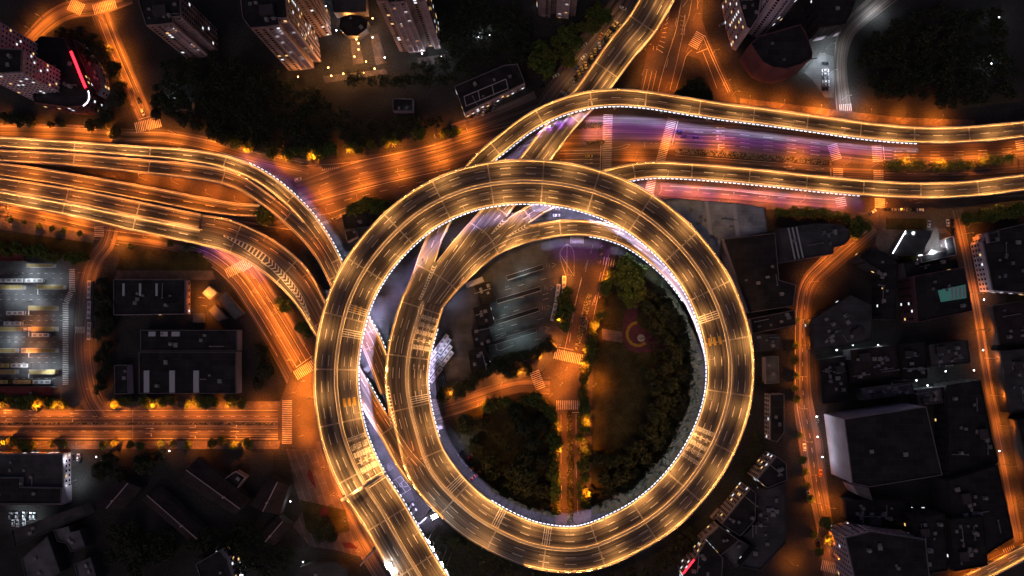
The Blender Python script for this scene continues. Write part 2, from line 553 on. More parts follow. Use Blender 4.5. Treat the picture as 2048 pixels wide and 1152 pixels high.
patch('street', [(1120, 470), (1160, 462), (1250, 470), (1236, 500), (1216, 560), (1196, 640), (1188, 690), (1184, 800), (1182, 1060), (1110, 1060), (1112, 810), (1086, 790),
                 (1085, 745), (1123, 700), (1133, 640), (1148, 560), (1130, 500)], 'street')
west_road = street('street', [(1100, 772, 36), (1040, 772, 26), (980, 788, 32), (920, 808, 36), (850, 830, 60)])[1]
patch('yard', [(-60, 512), (150, 507), (188, 514), (196, 800), (150, 815), (100, 792), (-60, 792)], 'yard')
street('street', [(222, 455, 34), (212, 490, 36), (190, 520, 40), (172, 580, 40), (165, 700, 40), (180, 790, 44), (205, 830, 40)])
street('yard', [(1800, -30, 44), (1740, 18, 38), (1695, 62, 34), (1682, 110, 26), (1682, 160, 26), (1690, 238, 32)], 'road')
patch('yard', [(1608, 145), (1640, 105), (1668, 112), (1668, 195), (1650, 195), (1625, 160)], 'yard')
patch('plaza', [(572, 898), (638, 899), (660, 951), (692, 1026), (732, 1116), (671, 1100), (619, 1092), (586, 1052), (606, 1022), (590, 975), (581, 932)], 'plaza')
patch('path', [(700, 74), (716, 72), (728, 126), (706, 130)], 'pave')
patch('path', [(646, 152), (770, 138), (776, 148), (650, 166)], 'pave')
patch('path', [(740, 70), (756, 68), (774, 126), (752, 130)], 'pave')
patch('path', [(834, 116), (890, 108), (892, 126), (836, 132)], 'pave')
patch('plaza', [(1755, 462), (1765, 455), (1890, 455), (1902, 470), (1890, 500), (1820, 520), (1770, 515), (1750, 490)], 'pave')
patch('lawn', [(-60, 455), (60, 470), (186, 486), (178, 518), (-60, 508)], 'lawn')
patch('lawn', [(243, 506), (262, 502), (395, 503), (425, 530), (418, 541), (232, 539)], 'lawn', 0.12)
patch('lawn', [(1772, 437), (1852, 437), (1853, 459), (1772, 459)], 'lawn', 0.12)
patch('lawn', [(1195, 600), (1240, 560), (1300, 530), (1390, 650), (1408, 760), (1390, 860), (1320, 960), (1240, 1020), (1186, 1030), (1188, 700)], 'lawn', 0.12)
patch('lawn', [(905, 845), (960, 812), (1060, 808), (1108, 830), (1108, 1035), (1040, 1015), (985, 985), (945, 930)], 'lawn', 0.12)
patch('pavement', [(235, 541), (425, 541), (432, 560), (228, 560)], 'pave')
patch('pavement', [(-60, 425), (60, 445), (190, 472), (186, 486), (60, 468), (-60, 450)], 'pave')
patch('pavement', [(205, 803), (560, 803), (560, 818), (205, 818)], 'pave', 0.12)
patch('pavement', [(-60, 882), (560, 882), (558, 898), (-60, 898)], 'pave', 0.12)
patch('pavement', [(1325, 392), (1560, 408), (1740, 426), (1700, 438), (1535, 418), (1400, 402)], 'pave', 0.12)
patch('pavement', [(1480, 196), (1640, 216), (1800, 235), (1950, 240), (1950, 262), (1800, 262), (1640, 240), (1480, 216)], 'pave', 0.12)
patch('path', [(1204, 657), (1244, 664), (1246, 686), (1204, 679)], 'pave', 0.15)
patch('path', [(1258, 605), (1270, 600), (1300, 565), (1306, 570), (1280, 605), (1272, 640), (1282, 655), (1300, 662), (1335, 685), (1350, 705), (1340, 707), (1318, 702),
               (1275, 706), (1255, 700), (1244, 675), (1246, 640)], 'red_pave', 0.15)
patch('path', [(600, 1000), (690, 1020), (700, 1060), (640, 1080), (612, 1060)], 'lawn', 0.1)
for q in ([(618, 938), (624, 945), (632, 978), (622, 965), (614, 950)], [(640, 1020), (652, 1012), (662, 1040), (676, 1070), (650, 1082), (634, 1066)],
          [(685, 1086), (700, 1085), (718, 1098), (690, 1096)]):
    patch('planting_bed', q, 'flower_r', 0.35)

# ------------------------------------------------------------------ painted street markings (one sheet)
pm = MB()
ZM = 0.012 + 0.004 * (_layer[0] + 6)


def crosswalk(px0, px1, width, n=None):
    """zebra: stripes lie across the line px0-px1, width in px"""
    a, b = P(*px0, ZM), P(*px1, ZM)
    d = b - a; L = d.length; d.normalize()
    nrm = Vector((-d.y, d.x, 0)); w = width * 0.32 / 2
    n = n or int(L / 1.15)
    for i in range(n):
        c = a + d * (L * (i + 0.5) / n)
        h = d * 0.24
        pm.quad(c - h - nrm * w, c + h - nrm * w, c + h + nrm * w, c - h + nrm * w)


def line(pts, width=0.2, dash=None, z=None):
    p = Path([(x, y, 0, 1) for x, y in pts], 3.0, 6)
    if dash: dashes(pm, p, 0, ZM, dash[0], dash[1], width)
    else: ribbon(pm, p, 0, width, ZM, 0, p.len)


def arrow(px, py, deg, turn=None, s=1.0):
    """lane arrow about 6 m long"""
    c = P(px, py, ZM); a = R(deg)
    d = Vector((math.cos(a), math.sin(a), 0)); n = Vector((-d.y, d.x, 0))
    q = lambda u, v: c + d * u * s + n * v * s
    pm.quad(q(-3, -.13), q(1, -.13), q(1, .13), q(-3, .13))
    if not turn: pm.poly([q(1, -.5), q(3, 0), q(1, .5)])
    else:
        t = 1 if turn == 'L' else -1
        f = [q(0.8, -.13 * t), q(1.1, -.13 * t), q(1.1, 1.0 * t), q(0.8, 1.0 * t)]
        pm.poly(ccw(f)); pm.poly(ccw([q(0.4, 1.0 * t), q(1.5, 1.0 * t), q(0.95, 1.9 * t)]))


for a, b, w in [((574, 800), (574, 888), 20), ((590, 752), (628, 728), 20), ((452, 548), (520, 512), 20), ((198, 452), (198, 474), 20), ((1216, 228), (1213, 342), 19),
                ((1345, 236), (1318, 332), 18), ((1304, 358), (1296, 396), 18), ((1664, 288), (1674, 320), 20), ((1676, 336), (1676, 358), 20), ((1753, 290), (1756, 324), 20),
                ((1757, 340), (1757, 362), 20), ((1680, 394), (1684, 414), 20), ((1760, 396), (1760, 416), 20), ((2038, 280), (2042, 300), 16), ((270, 256), (322, 243), 22),
                ((138, 8), (166, 20), 26), ((186, 20), (232, 6), 22), ((1108, 707), (1176, 722), 20), ((1112, 810), (1160, 810), 18), ((1068, 742), (1082, 778), 20),
                ((1385, 95), (1402, 66), 20), ((1642, 1130), (1676, 1138), 20), ((2008, 1108), (2032, 1098), 16), ((1678, 216), (1704, 214), 14),
                ((1140, 480), (1168, 480), 14), ((150, 660), (170, 660), 13)]:
    crosswalk(a, b, w)
# depot walkway that bends down the yard
for a, b in [((144, 537), (144, 585)), ((142, 585), (132, 605)), ((131, 605), (131, 770))]:
    crosswalk(a, b, 12)
# left avenue
for y in (833, 862):
    line([(-20, y), (555, y)], 0.18, (3.0, 4.5))
for y in (820.5, 844, 852, 877):
    line([(150 if y == 820.5 else -20, y), (556, y)], 0.2)
for y in (843, 856, 868, 873, 878):
    line([(470, y), (556, y + (0.5 if y > 850 else 0))], 0.18)
line([(266, 822), (266, 876)], 0.15)
for x, ys, t in ((15, (821, 826, 838), None), (65, (821, 830, 838), None), (148, (827, 838), None)):
    for y in ys: arrow(x, y, 180, 'L' if y == 838 else None)
for x, ys in ((300, (857, 867)), (388, (855, 865, 872)), (470, (855, 863, 872))):
    for y in ys: arrow(x, y, 0, 'R' if y > 866 else ('L' if y < 856 else None))
# diagonal road
for o, a, b in ((-9.0, 150, 250), (-5.5, 150, 236), (-2.0, 150, 262), (1.8, 160, 262), (5.4, 175, 262), (9.2, 190, 265)):
    ribbon(pm, diag_road, o, 0.2, ZM, a, min(b, diag_road.len), 3)
for o in (-2.4, 1.2, 4.6):
    dashes(pm, diag_road, o, ZM, 4, 5, 0.2, 195, 235)
for o in (0.0,):
    ribbon(pm, diag_road, o, 0.18, ZM, 10, 130)
line([(592, 735), (625, 712)], 0.3)
line([(484, 544), (527, 519)], 0.3)
# north lane and crossing
ribbon(pm, north_lane, 3.4, 0.18, ZM, 0, 85); ribbon(pm, north_lane, -2.4, 0.18, ZM, 110, north_lane.len - 5); ribbon(pm, north_lane, 3.2, 0.18, ZM, 105, north_lane.len - 5)
for o in (-3.2, 0.2, 3.0):
    ribbon(pm, nw_road, o, 0.2, ZM, 20 if o < 0 else 25, 78)
line([(278, 239), (300, 233)], 0.3)
# main avenue west of the ring
for y, x0, x1 in ((0, 650, 820), (1, 700, 930), (2, 640, 780), (3, 720, 900)):
    pts = [(640, 372), (700, 352), (790, 332), (880, 312), (960, 290)]
    line([(x, yy - 24 + 12 * y) for x, yy in pts if x0 - 60 <= x <= x1 + 60], 0.16, (6, 15 + 3 * y))
line([(620, 404), (700, 384), (790, 362), (900, 338)], 0.25)
line([(618, 420), (700, 398), (790, 376), (860, 360)], 0.2, (5, 7))
line([(600, 332), (690, 326), (790, 308), (870, 290)], 0.2)
for k in range(9):
    line([(644 + 4 * k, 342 - 0.6 * k), (646 + 4 * k, 338 - 0.6 * k)], 0.35)
# avenue between the two ramps
for y0, y1 in ((268, 300), (279, 309), (290, 318)):
    pass
for k, y in enumerate((262, 270, 278, 286)):
    line([(1350, y), (1470, y + 6)], 0.2, None if k % 2 else (6, 6)); line([(1480, y + 7), (1650, y + 26)], 0.2, (6, 9))
    line([(1765, y + 38 - k * 1.5), (1900, y + 42 - k * 1.5), (2040, y + 34 - k)], 0.2, (6, 9))
for y in (300, 306, 318, 327, 336):
    line([(1120, y + 2), (1200, y)], 0.2)
line([(1202, 290), (1200, 342)], 0.4)
line([(1356, 241), (1344, 290)], 0.4); line([(1766, 292), (1769, 320)], 0.4); line([(1661, 337), (1662, 356)], 0.4)
for y in (319, 326, 345): arrow(1178, y, 0)
for y in (255, 262, 272, 278, 289, 295): arrow(1440, y, 180, 'L' if y > 285 else None)
for y in (325, 333): arrow(1576, y, 180 if y < 330 else 0)
for y in (298, 305, 312): arrow(1795, y + 5, 180, None)
for x in (1582, 1640): arrow(x, 338, 0)
line([(1350, 310), (1480, 320), (1640, 332)], 0.2); line([(1480, 326), (1650, 343)], 0.18, (6, 8)); line([(1770, 345), (1900, 350), (2040, 342)], 0.18, (6, 8))
line([(1215, 296), (1240, 294), (1258, 286), (1262, 292), (1245, 298), (1216, 302)], 0.18); line([(1288, 285), (1290, 294)], 0.25); line([(1288, 286), (1330, 288)], 0.16, (2, 1.5))
line([(1340, 372), (1450, 380), (1560, 392), (1670, 400)], 0.2); line([(1330, 381), (1450, 389), (1600, 398)], 0.18, (5, 7))
line([(400, 400), (470, 412), (540, 436), (620, 446)], 0.2, (6, 8)); line([(420, 424), (500, 446), (600, 462)], 0.2); line([(540, 424), (640, 430), (700, 412)], 0.2)
# roads running up at the top
line([(1364, -5), (1352, 60), (1336, 110), (1324, 150), (1312, 200)], 0.25)
line([(1384, -5), (1378, 30), (1368, 60), (1352, 130), (1340, 180)], 0.2); line([(1376, 0), (1356, 30), (1347, 70), (1336, 120), (1324, 170)], 0.18, (6, 8))
for k in range(11):
    f = k / 10
    line([(1314 + 32 * f - 6 * f, 58 + 40 * (1 - f) - 40 * f), (1334 - 8 * (1 - f) + 8 * f, 50 + 56 * (1 - f) - 46 * f)], 0.3)
for x in (1292, 1302, 1311): line([(x + 2, 142), (x - 9, 190)], 0.2)
for x in (1307, 1314): line([(x, 92), (x - 3, 118)], 0.2, (3, 3))
line([(1395, 0), (1395, 40)], 0.18, (6, 6)); line([(1384, 100), (1372, 112), (1364, 140), (1350, 185)], 0.2); line([(1404, 100), (1420, 140), (1434, 178)], 0.2)
line([(1405, 72), (1430, 130), (1456, 185)], 0.3); line([(1410, 72), (1435, 130), (1460, 184)], 0.25); line([(1393, 106), (1416, 97)], 0.3)
for k in range(5): line([(1361, 68 - 9 * k), (1366, 63 - 9 * k), (1368, 70 - 9 * k)], 0.25)
line([(1363, 70), (1370, 30)], 0.2); line([(1369, 70), (1370, 30)], 0.2)
# inner road and its stop lines, yellow box, bus yard
for o in (1160, 1192):
    pass
line([(1163, 560), (1152, 600), (1143, 640), (1128, 705)], 0.2); line([(1176, 520), (1162, 560), (1148, 625), (1138, 690)], 0.2, (6, 6)); line([(1186, 490), (1170, 545)], 0.2, (6, 6))
line([(1218, 510), (1206, 550), (1192, 610), (1176, 690)], 0.2); line([(1202, 545), (1192, 585), (1176, 640), (1166, 700)], 0.2, (6, 10))
line([(1116, 694), (1147, 700)], 0.25)
line([(1134, 488), (1119, 507), (1132, 552)], 0.16); line([(1134, 488), (1134, 552)], 0.16); line([(1134, 488), (1147, 502), (1148, 552)], 0.16); line([(1119, 507), (1148, 552)], 0.16)
for k in range(4): line([(1192 + 4 * k, 590 + k), (1189 + 4 * k, 605 + k)], 0.35)
for k in range(5): line([(1209 + 5 * k, 514 + k), (1206 + 5 * k, 530 + k)], 0.3)
for k, (x, y) in enumerate(((1094, 530), (1090, 575), (1085, 615), (1080, 657))):
    for j in range(3):
        line([(x + 5 * j, y - 4), (x + 7 + 6 * j, y - 2), (x + 5 * j, y + 5)], 0.2)
for x0, y0, x1, y1 in ((1010, 580, 1070, 562), (1008, 600, 1075, 590), (1000, 632, 1060, 612), (995, 660, 1060, 640), (1000, 672, 1055, 655), (1085, 600, 1110, 592), (1080, 560, 1108, 553),
                       (1075, 640, 1100, 632), (1070, 680, 1095, 674), (1085, 590, 1105, 584)):
    line([(x0, y0), (x1, y1)], 0.18, (4, 5))
line([(992, 690), (996, 702), (1028, 690)], 0.2); line([(990, 672), (1013, 664), (1014, 668), (992, 677)], 0.18)
line([(1122, 830), (1122, 900), (1124, 1030)], 0.2, (8, 14)); line([(1152, 828), (1152, 890)], 0.2); line([(1144, 825), (1168, 825)], 0.25); line([(1152, 930), (1156, 1030)], 0.2, (8, 14))
for k in range(6): line([(872 + 3 * k, 756 - 1 * k), (876 + 3 * k, 776 - 1 * k)], 0.16)
# depot bay lines
for y in (547, 557, 589, 599, 631, 641, 674, 684, 715, 725, 757):
    line([(0, y), (126, y)], 0.15, (1.8, 3.2))
for x, y in ((76, 584), (58, 626), (58, 668), (58, 710), (58, 752)):
    line([(x, y - 5), (x, y + 5)], 0.6)
# curved road and alley
ribbon(pm, curve_road, 0, 0.16, ZM, 5, 60); ribbon(pm, curve_road, -4.2, 0.25, ZM, 35, 150); dashes(pm, curve_road, 0.3, ZM, 3, 6, 0.16, 60, curve_road.len)
line([(1990, 1152), (2048, 1122)], 0.25); line([(1960, 1128), (2020, 1100)], 0.2)
# avenue front yard parking bays, taxi lot
for k in range(7): line([(1072 + 5 * k, 470), (1069 + 5 * k, 480)], 0.3)
struct(pm.build('road_markings', M['paint_worn']))

# hedged medians, raised beds (each a bed of its own)
leafq = random.Random(3)


def hedge(label, px, h=1.1, dens=5.0, name='hedge', m='hedge'):
    pts = world_poly(px, 0)
    xs = [p.x for p in pts]; ys = [p.y for p in pts]
    c = Vector((sum(xs) / len(xs), sum(ys) / len(ys), 0))
    e = empty(name, c)
    tag(e, label, name.replace('_', ' '))
    bed = MB(); bed.prism([(p.x, p.y) for p in pts], 0, 0.15); bed.build('kerb', M['kerb'], e)
    mb = MB()
    def inside(x, y):
        r = False
        for i in range(len(pts)):
            a, b = pts[i], pts[i - 1]
            if (a.y > y) != (b.y > y) and x < (b.x - a.x) * (y - a.y) / (b.y - a.y) + a.x: r = not r
        return r
    area = abs(sum(pts[i].x * pts[i - 1].y - pts[i - 1].x * pts[i].y for i in range(len(pts)))) / 2
    for _ in range(int(area * dens * 1.6)):
        x, y = leafq.uniform(min(xs), max(xs)), leafq.uniform(min(ys), max(ys))
        if inside(x, y):
            s = leafq.uniform(0.25, 0.5)
            a = Vector((leafq.gauss(0, 1), leafq.gauss(0, 1), leafq.gauss(0, .5))).normalized() * s
            b = Vector((leafq.gauss(0, 1), leafq.gauss(0, 1), leafq.gauss(0, .5))).normalized() * s
            q = Vector((x, y, leafq.uniform(0.25, h)))
            mb.quad(q - a - b, q + a - b, q + a + b, q - a + b)
    mb.build('leaves', M[m], e)
    return e


hedge('long clipped hedge median of the avenue below the upper right ramp', [(1350, 297), (1460, 303), (1560, 312), (1662, 322), (1665, 331), (1560, 322), (1350, 306)])
hedge('short dark hedge on the avenue just left of the left zebra crossing', [(1150, 247), (1204, 244), (1204, 256), (1150, 258)])
hedge('low hedge strip ending at the left zebra crossing, beside the elevated diagonal road', [(1170, 283), (1208, 281), (1208, 287), (1170, 289)])
hedge('tapering hedge median of the road inside the ring, upper piece by the yellow box', [(1196, 504), (1203, 490), (1210, 492), (1202, 525), (1196, 530)])
hedge('long dark hedge median of the road between bus station and park', [(1172, 590), (1180, 582), (1184, 588), (1172, 650), (1156, 700), (1149, 698), (1160, 640)])
hedge('straight grass median of the road at the bottom of the ring', [(1135, 822), (1143, 822), (1146, 930), (1146, 1045), (1135, 1045), (1134, 930)])
hedge('palm-planted median of the right avenue, left bed with a round end', [(1764, 326), (1775, 322), (1850, 323), (1852, 336), (1790, 342), (1768, 338)])
hedge('palm-planted median of the right avenue, middle bed', [(1864, 328), (1950, 322), (1950, 338), (1866, 342)])
hedge('palm-planted median of the right avenue, right bed near the frame edge', [(1956, 316), (2030, 308), (2036, 318), (1960, 334)])
hedge('thin clipped hedge dividing the orange avenue left of the ring', [(-40, 845.5), (550, 846), (550, 849), (-40, 848.5)], 0.9, 4)
hedge('hedge strip on the edge of the road beside the park plaza', [(1214, 575), (1222, 572), (1212, 610), (1206, 612)])
hedge('low hedge beside the dark lane at the left of the ring top', [(640, 446), (700, 420), (705, 424), (645, 452)])


# ------------------------------------------------------------------ viaducts
ALL_PATHS = []
LED_BOX = MB(); LED_BOX.box(0, 0, 0, 1.5, 0.35, 0.30)
LED_MESH = LED_BOX.mesh('edge_light', M['led'])


def deck_mesh(path, extra=0.0):
    me = bpy.data.meshes.new('deck')
    v, f, uv = [], [], []
    NA = 4
    for i, (c, n, w) in enumerate(zip(path.c, path.n, path.w)):
        for k in range(NA + 1):
            o = (k / NA - 0.5) * (w + extra)
            p = c - n * o
            v.append((p.x, p.y, c.z)); uv.append((o, path.d[i]))
    for i in range(len(path.c) - 1):
        for k in range(NA):
            a = i * (NA + 1) + k
            f.append((a, a + 1, a + NA + 2, a + NA + 1))
    me.from_pydata(v, [], f)
    u = me.uv_layers.new(name='UVMap')
    for lp in me.loops:
        u.data[lp.index].uv = uv[lp.vertex_index]
    me.update()
    return me


def rail(mb, path, side, d0, d1, sec, step=2.5):
    """sweep a closed section [(across inward, up)...] along the deck edge; side +1 left, -1 right"""
    k = max(1, int((d1 - d0) / step)); prev = None
    for i in range(k + 1):
        c, n, w = path.at(d0 + (d1 - d0) * i / k)
        e = c + n * (side * w / 2)
        ring = [tuple(e - n * (side * a) + Vector((0, 0, b))) for a, b in sec]
        if prev:
            m = len(sec)
            for j in range(m):
                jj = (j + 1) % m
                q = (prev[j], ring[j], ring[jj], prev[jj])
                mb.quad(*(q if side > 0 else q[::-1]))
        prev = ring


PAR = [(0, -0.4), (0, 1.15), (0.55, 1.15), (0.55, 1.03), (0.35, 1.03), (0.35, 0), (0.35, -0.4)]


def strip(mb, path, side, d0, d1, a0, z0, a1, z1, step=5.0):
    k = max(1, int((d1 - d0) / step)); prev = None
    for i in range(k + 1):
        c, n, w = path.at(d0 + (d1 - d0) * i / k)
        e = c + n * (side * w / 2)
        q = (e - n * (side * a0) + Vector((0, 0, z0)), e - n * (side * a1) + Vector((0, 0, z1)))
        if prev: mb.quad(prev[0], q[0], q[1], prev[1])
        prev = q


WASH = {'w': ((0.70, 0.60, 1.0), 20, -5, 5.0, 0.8), 'u': ((0.66, 0.70, 1.0), 22, 4, 4.0, 0.95), 'p': ((0.50, 0.09, 1.0), 50, 16, 8.0, 0.45), 'v': ((0.66, 0.5, 1.0), 34, 10, 7.0, 0.28)}
WASH_LIGHT = {}


def wash(parent, path, side, d0, d1, kind):
    """the downlights in the edge lamps under the deck's rim: colour, cone, outward tilt, spacing, level"""
    c_, cone, tilt, gap, lev = WASH[kind]
    d = d0
    while d < d1:
        c, n, w = path.at(d)
        q = c + n * (side * (w / 2 + 0.25)); h = c.z - 0.6
        key = (kind, round(h / 3))
        if key not in WASH_LIGHT:
            l = bpy.data.lights.new('edge_downlight', 'SPOT'); l.color = c_; l.energy = lev * (h + 2) ** 2 * 39.5
            l.spot_size = R(cone); l.spot_blend = 0.45 if kind == 'w' else 0.9; l.shadow_soft_size = 0.3
            WASH_LIGHT[key] = l
        o = bpy.data.objects.new('edge_downlight', WASH_LIGHT[key]); col.objects.link(o); o.parent = parent
        o.location = (q.x - parent.location.x, q.y - parent.location.y, h)
        an = math.atan2(n.y * side, n.x * side)
        o.rotation_euler = (0, -R(tilt), an)
        d += gap


def viaduct(name, label, pts, left=((0, 1),), right=((0, 1),), light='gold', lanes=(0,), solids=(), median=False, led=(), under=(), joints=31.0, j0=8.0, piers=30.0,
            pier_range=(0, 1), step=2.5, cat='viaduct', dash=(6, 8.5), lit_left=None, lit_right=None, girder=True, light_left=None):
    """lanes and solids are fractions of the half width; ranges are fractions of the length"""
    path = Path(pts, step)
    ALL_PATHS.append(path)
    L = path.len
    mid = path.at(L / 2)[0]
    e = empty(name, (mid.x, mid.y, 0))
    tag(e, label, cat)
    me = deck_mesh(path); me.materials.append(M['deck'])
    me.transform(Matrix.Translation(-e.location))
    put(me, 'deck', e)
    if girder:
        gm = MB()
        prev = None
        for c, n, w in zip(path.c, path.n, path.w):
            s = [(-0.5, -0.05), (-0.5, -0.7), (-0.28, -2.0), (0.28, -2.0), (0.5, -0.7), (0.5, -0.05)]
            ring = [tuple(c + n * (a * w) + Vector((0, 0, b))) for a, b in s]
            if prev:
                for j in range(5): gm.quad(prev[j], prev[j + 1], ring[j + 1], ring[j])
            prev = ring
        gm.build('girder', M['concrete'], e)
    for side, rng in ((1, left), (-1, right)):
        for a, b in rng:
            mb = MB(); rail(mb, path, side, a * L, b * L, PAR); mb.build('parapet', M['parapet'], e)
        for a, b in ((lit_left if side > 0 else lit_right) or rng) if light else ():
            mb = MB(); strip(mb, path, side, a * L, b * L, 0.40, 1.01, 0.52, 1.02); mb.build('light_strip', M[light_left if side > 0 and light_left else light], e)
    pmk = MB()
    for f_ in lanes:
        dashes(pmk, path, (lambda w, f=f_: f * w / 2), 0.012, *dash, width=0.3, d0=3)
    for f_ in solids:
        ribbon(pmk, path, (lambda w, f=f_: f * w / 2), 0.22, 0.012, 0.5, L - 0.5)
    for s in (1, -1):
        ribbon(pmk, path, (lambda w, s=s: s * (w / 2 - 1.05)), 0.22, 0.012, 0.5, L - 0.5)
    pmk.build('lane_markings', M['paint'], e)
    if joints:
        jm = MB(); d = j0
        while d < L - 1:
            c, n, w = path.at(d); t = Vector((n.y, -n.x, 0)); t2 = t * 0.42; h = w / 2 - 0.4
            a, b = c - n * h, c + n * h
            a.z += 0.018; b.z += 0.018
            jm.quad(a - t2, a + t2, b + t2, b - t2)
            d += joints
        if jm.f: jm.build('expansion_joints', M['joint'], e)
    if median:
        mb = MB(); prev = None
        sec = [(-0.3, 0), (-0.3, 0.7), (-0.55, 0.72), (-0.55, 0.85), (0.55, 0.85), (0.55, 0.72), (0.3, 0.7), (0.3, 0)]
        for c, n, w in zip(path.c, path.n, path.w):
            ring = [tuple(c + n * a + Vector((0, 0, b))) for a, b in sec]
            if prev:
                for j in range(len(sec) - 1): mb.quad(prev[j], prev[j + 1], ring[j + 1], ring[j])
            prev = ring
        mb.build('median_barrier', M['parapet'], e)
        for s in (1, -1):  # strips under the cap, added to light the middle of the deck
            sm = MB(); prev = None
            for i in range(0, len(path.c), 2):
                c, n = path.c[i], path.n[i]
                q = (c + n * (s * 0.36) + Vector((0, 0, 0.70)), c + n * (s * 0.5) + Vector((0, 0, 0.715)))
                if prev: sm.quad(prev[0], q[0], q[1], prev[1])
                prev = q
            sm.build('light_strip', M['gold_mid'], e)
    for side, a, b in led:
        n_led = int((b - a) * L / 2.75)
        rest = MB()
        for k in range(n_led):
            c, n, w = path.at(a * L + (b - a) * L * (k + 0.5) / n_led)
            q = c + n * (side * (w / 2 + 0.22)); rz = math.atan2(n.y, n.x) + math.pi / 2
            if k < 100: put(LED_MESH, 'edge_light', e, (q.x - e.location.x, q.y - e.location.y, c.z - 0.25), rz)
            else: rest.box(q.x, q.y, c.z - 0.25, 1.5, 0.35, 0.30, rz)
        if rest.f: rest.build('edge_lights', M['led'], e)['kind'] = 'stuff'
    for side, a, b, kind in under:
        wash(e, path, side, a * L, b * L, kind)
    if piers:
        d = 10.0
        while d < L - 5:
            if pier_range[0] * L <= d <= pier_range[1] * L:
                c, n, w = path.at(d)
                pr = MB()
                for o in ((-0.2, 0.2) if w > 14 else (0,)):
                    q = c + n * (o * w); pr.cyl(q.x, q.y, 0, c.z - 2.9, 1.0, 1.0, 10)
                rz = math.atan2(n.y, n.x)
                pr.box(c.x, c.y, c.z - 2.45, w * 0.62, 2.0, 0.9, rz)
                pr.build('pier', M['concrete'], e)
            d += piers
    return e, path


def chevrons(parent, a0, a1, b0, b1, z, n, m='paint', straight=False):
    """gore hatching between two px lines a0-a1 and b0-b1 that meet at the far end"""
    mb = MB()
    L = lambda p, q, t: (p[0] + (q[0] - p[0]) * t, p[1] + (q[1] - p[1]) * t)
    for k in range(n):
        t = (k + 0.3) / n; th = 0.34 / n; tip = 0.0 if straight else 0.55 / n
        a, b = P(*L(a0, a1, t), z), P(*L(b0, b1, t), z)
        a2, b2 = P(*L(a0, a1, min(t + th, 1)), z), P(*L(b0, b1, min(t + th, 1)), z)
        if straight: mb.quad(a, b, b2, a2)
        else:
            mm = (P(*L(a0, a1, t + tip), z) + P(*L(b0, b1, t + tip), z)) / 2
            m2 = (P(*L(a0, a1, min(t + tip + th, 1)), z) + P(*L(b0, b1, min(t + tip + th, 1)), z)) / 2
            mb.quad(a, mm, m2, a2); mb.quad(mm, b, b2, m2)
    for p, q in ((a0, a1), (b0, b1)):
        u, w = P(*p, z), P(*q, z); d = (w - u).normalized(); nn = Vector((-d.y, d.x, 0)) * 0.12
        u.z += 0.004; w.z += 0.004
        mb.quad(u - nn, w - nn, w + nn, u + nn)
    return mb.build('gore_hatching', M[m], parent)


# the great ring: bridge approach -> left -> top -> right -> bottom -> lower loop -> junction
RING = [(925, 1290, 47, 94), (885, 1222, 46.5, 94), (840, 1152, 46, 93), (800, 1085, 45.5, 93), (766, 1025, 45, 93), (731, 972, 44.5, 93), (703, 915, 44, 93), (683, 852, 43.5, 92), (672, 768, 43, 91),
        (677, 690, 42.5, 91), (698, 604, 42, 91), (735, 532, 41.5, 91), (788, 468, 41, 91), (850, 417, 40.5, 91), (925, 382, 40, 91), (1000, 366, 39.5, 91), (1080, 364, 39, 91), (1160, 376, 38.5, 92),
        (1236, 402, 38, 92), (1300, 440, 37.5, 93), (1360, 494, 37, 93), (1407, 556, 36.5, 94), (1440, 626, 36, 95), (1458, 700, 35.5, 95), (1460, 768, 35, 93), (1448, 830, 34, 92), (1422, 895, 33, 92), (1378, 963, 32, 91), (1320, 1022, 31, 90),
        (1250, 1066, 30, 89), (1164, 1098, 29, 89), (1075, 1092, 28, 88), (998, 1062, 27, 88), (928, 1016, 26, 88), (862, 943, 25, 91), (834, 868, 23.5, 82), (814, 775, 22, 87), (819, 701, 21, 88), (834, 642, 20.2, 89), (847, 602, 20, 88)]
ring, ring_path = viaduct('spiral_viaduct', 'huge six lane spiral viaduct with gold lit parapets and white dots along its inner edge', RING,
    left=((0, 0.797), (0.853, 1)), right=((0, 1),), lanes=(-0.64, -0.35, 0.35, 0.64), solids=(0.065, -0.065), median=True,
    led=((-1, 0.03, 0.835), (-1, 0.9, 0.985)), under=((-1, 0.06, 0.25, 'w'), (-1, 0.25, 0.40, 'v'), (-1, 0.40, 0.97, 'w')), joints=31.0, j0=20, piers=32, pier_range=(0, 1))

# junction slab where the lower loop fans out into four ramps
FZ = 20.0
FAN = [(804.5, 591), (817, 567), (834, 522), (853, 470), (883.5, 484), (871, 525), (905, 484), (945, 438), (975, 404), (1012, 437), (1016, 437), (1037, 422.6), (1057, 449), (1076, 446),
       (1082, 481), (1051, 487), (1009, 503), (967, 532), (926, 572), (889.5, 613)]
fan_pts = [P(x, y, FZ) for x, y in FAN]
fc = P(940, 520, 0)
junction = empty('junction_deck', fc)
tag(junction, 'fan shaped junction deck where the lower loop splits into four ramps, with chevron hatching', 'viaduct')
me = bpy.data.meshes.new('deck')
import mathutils.geometry as mg
flat = [Vector((p.x - fc.x, p.y - fc.y, FZ)) for p in fan_pts]
tri = mg.tessellate_polygon([flat])
tri = [t if mg.normal([flat[i] for i in t]).z > 0 else t[::-1] for t in tri]
me.from_pydata([tuple(p) for p in flat], [], tri)
u = me.uv_layers.new(name='UVMap')
dirv = Vector((0.62, 0.78))
for lp in me.loops:
    p = flat[lp.vertex_index]
    u.data[lp.index].uv = (p.x * dirv.y - p.y * dirv.x, p.x * dirv.x + p.y * dirv.y)
me.materials.append(M['deck']); me.update()
put(me, 'deck', junction)
gm = MB()
cc = ccw(fan_pts)
gm.prism([(p.x, p.y) for p in cc], FZ - 1.2, FZ - 0.05, top=False, bottom=True)
gm.build('girder', M['concrete'], junction)
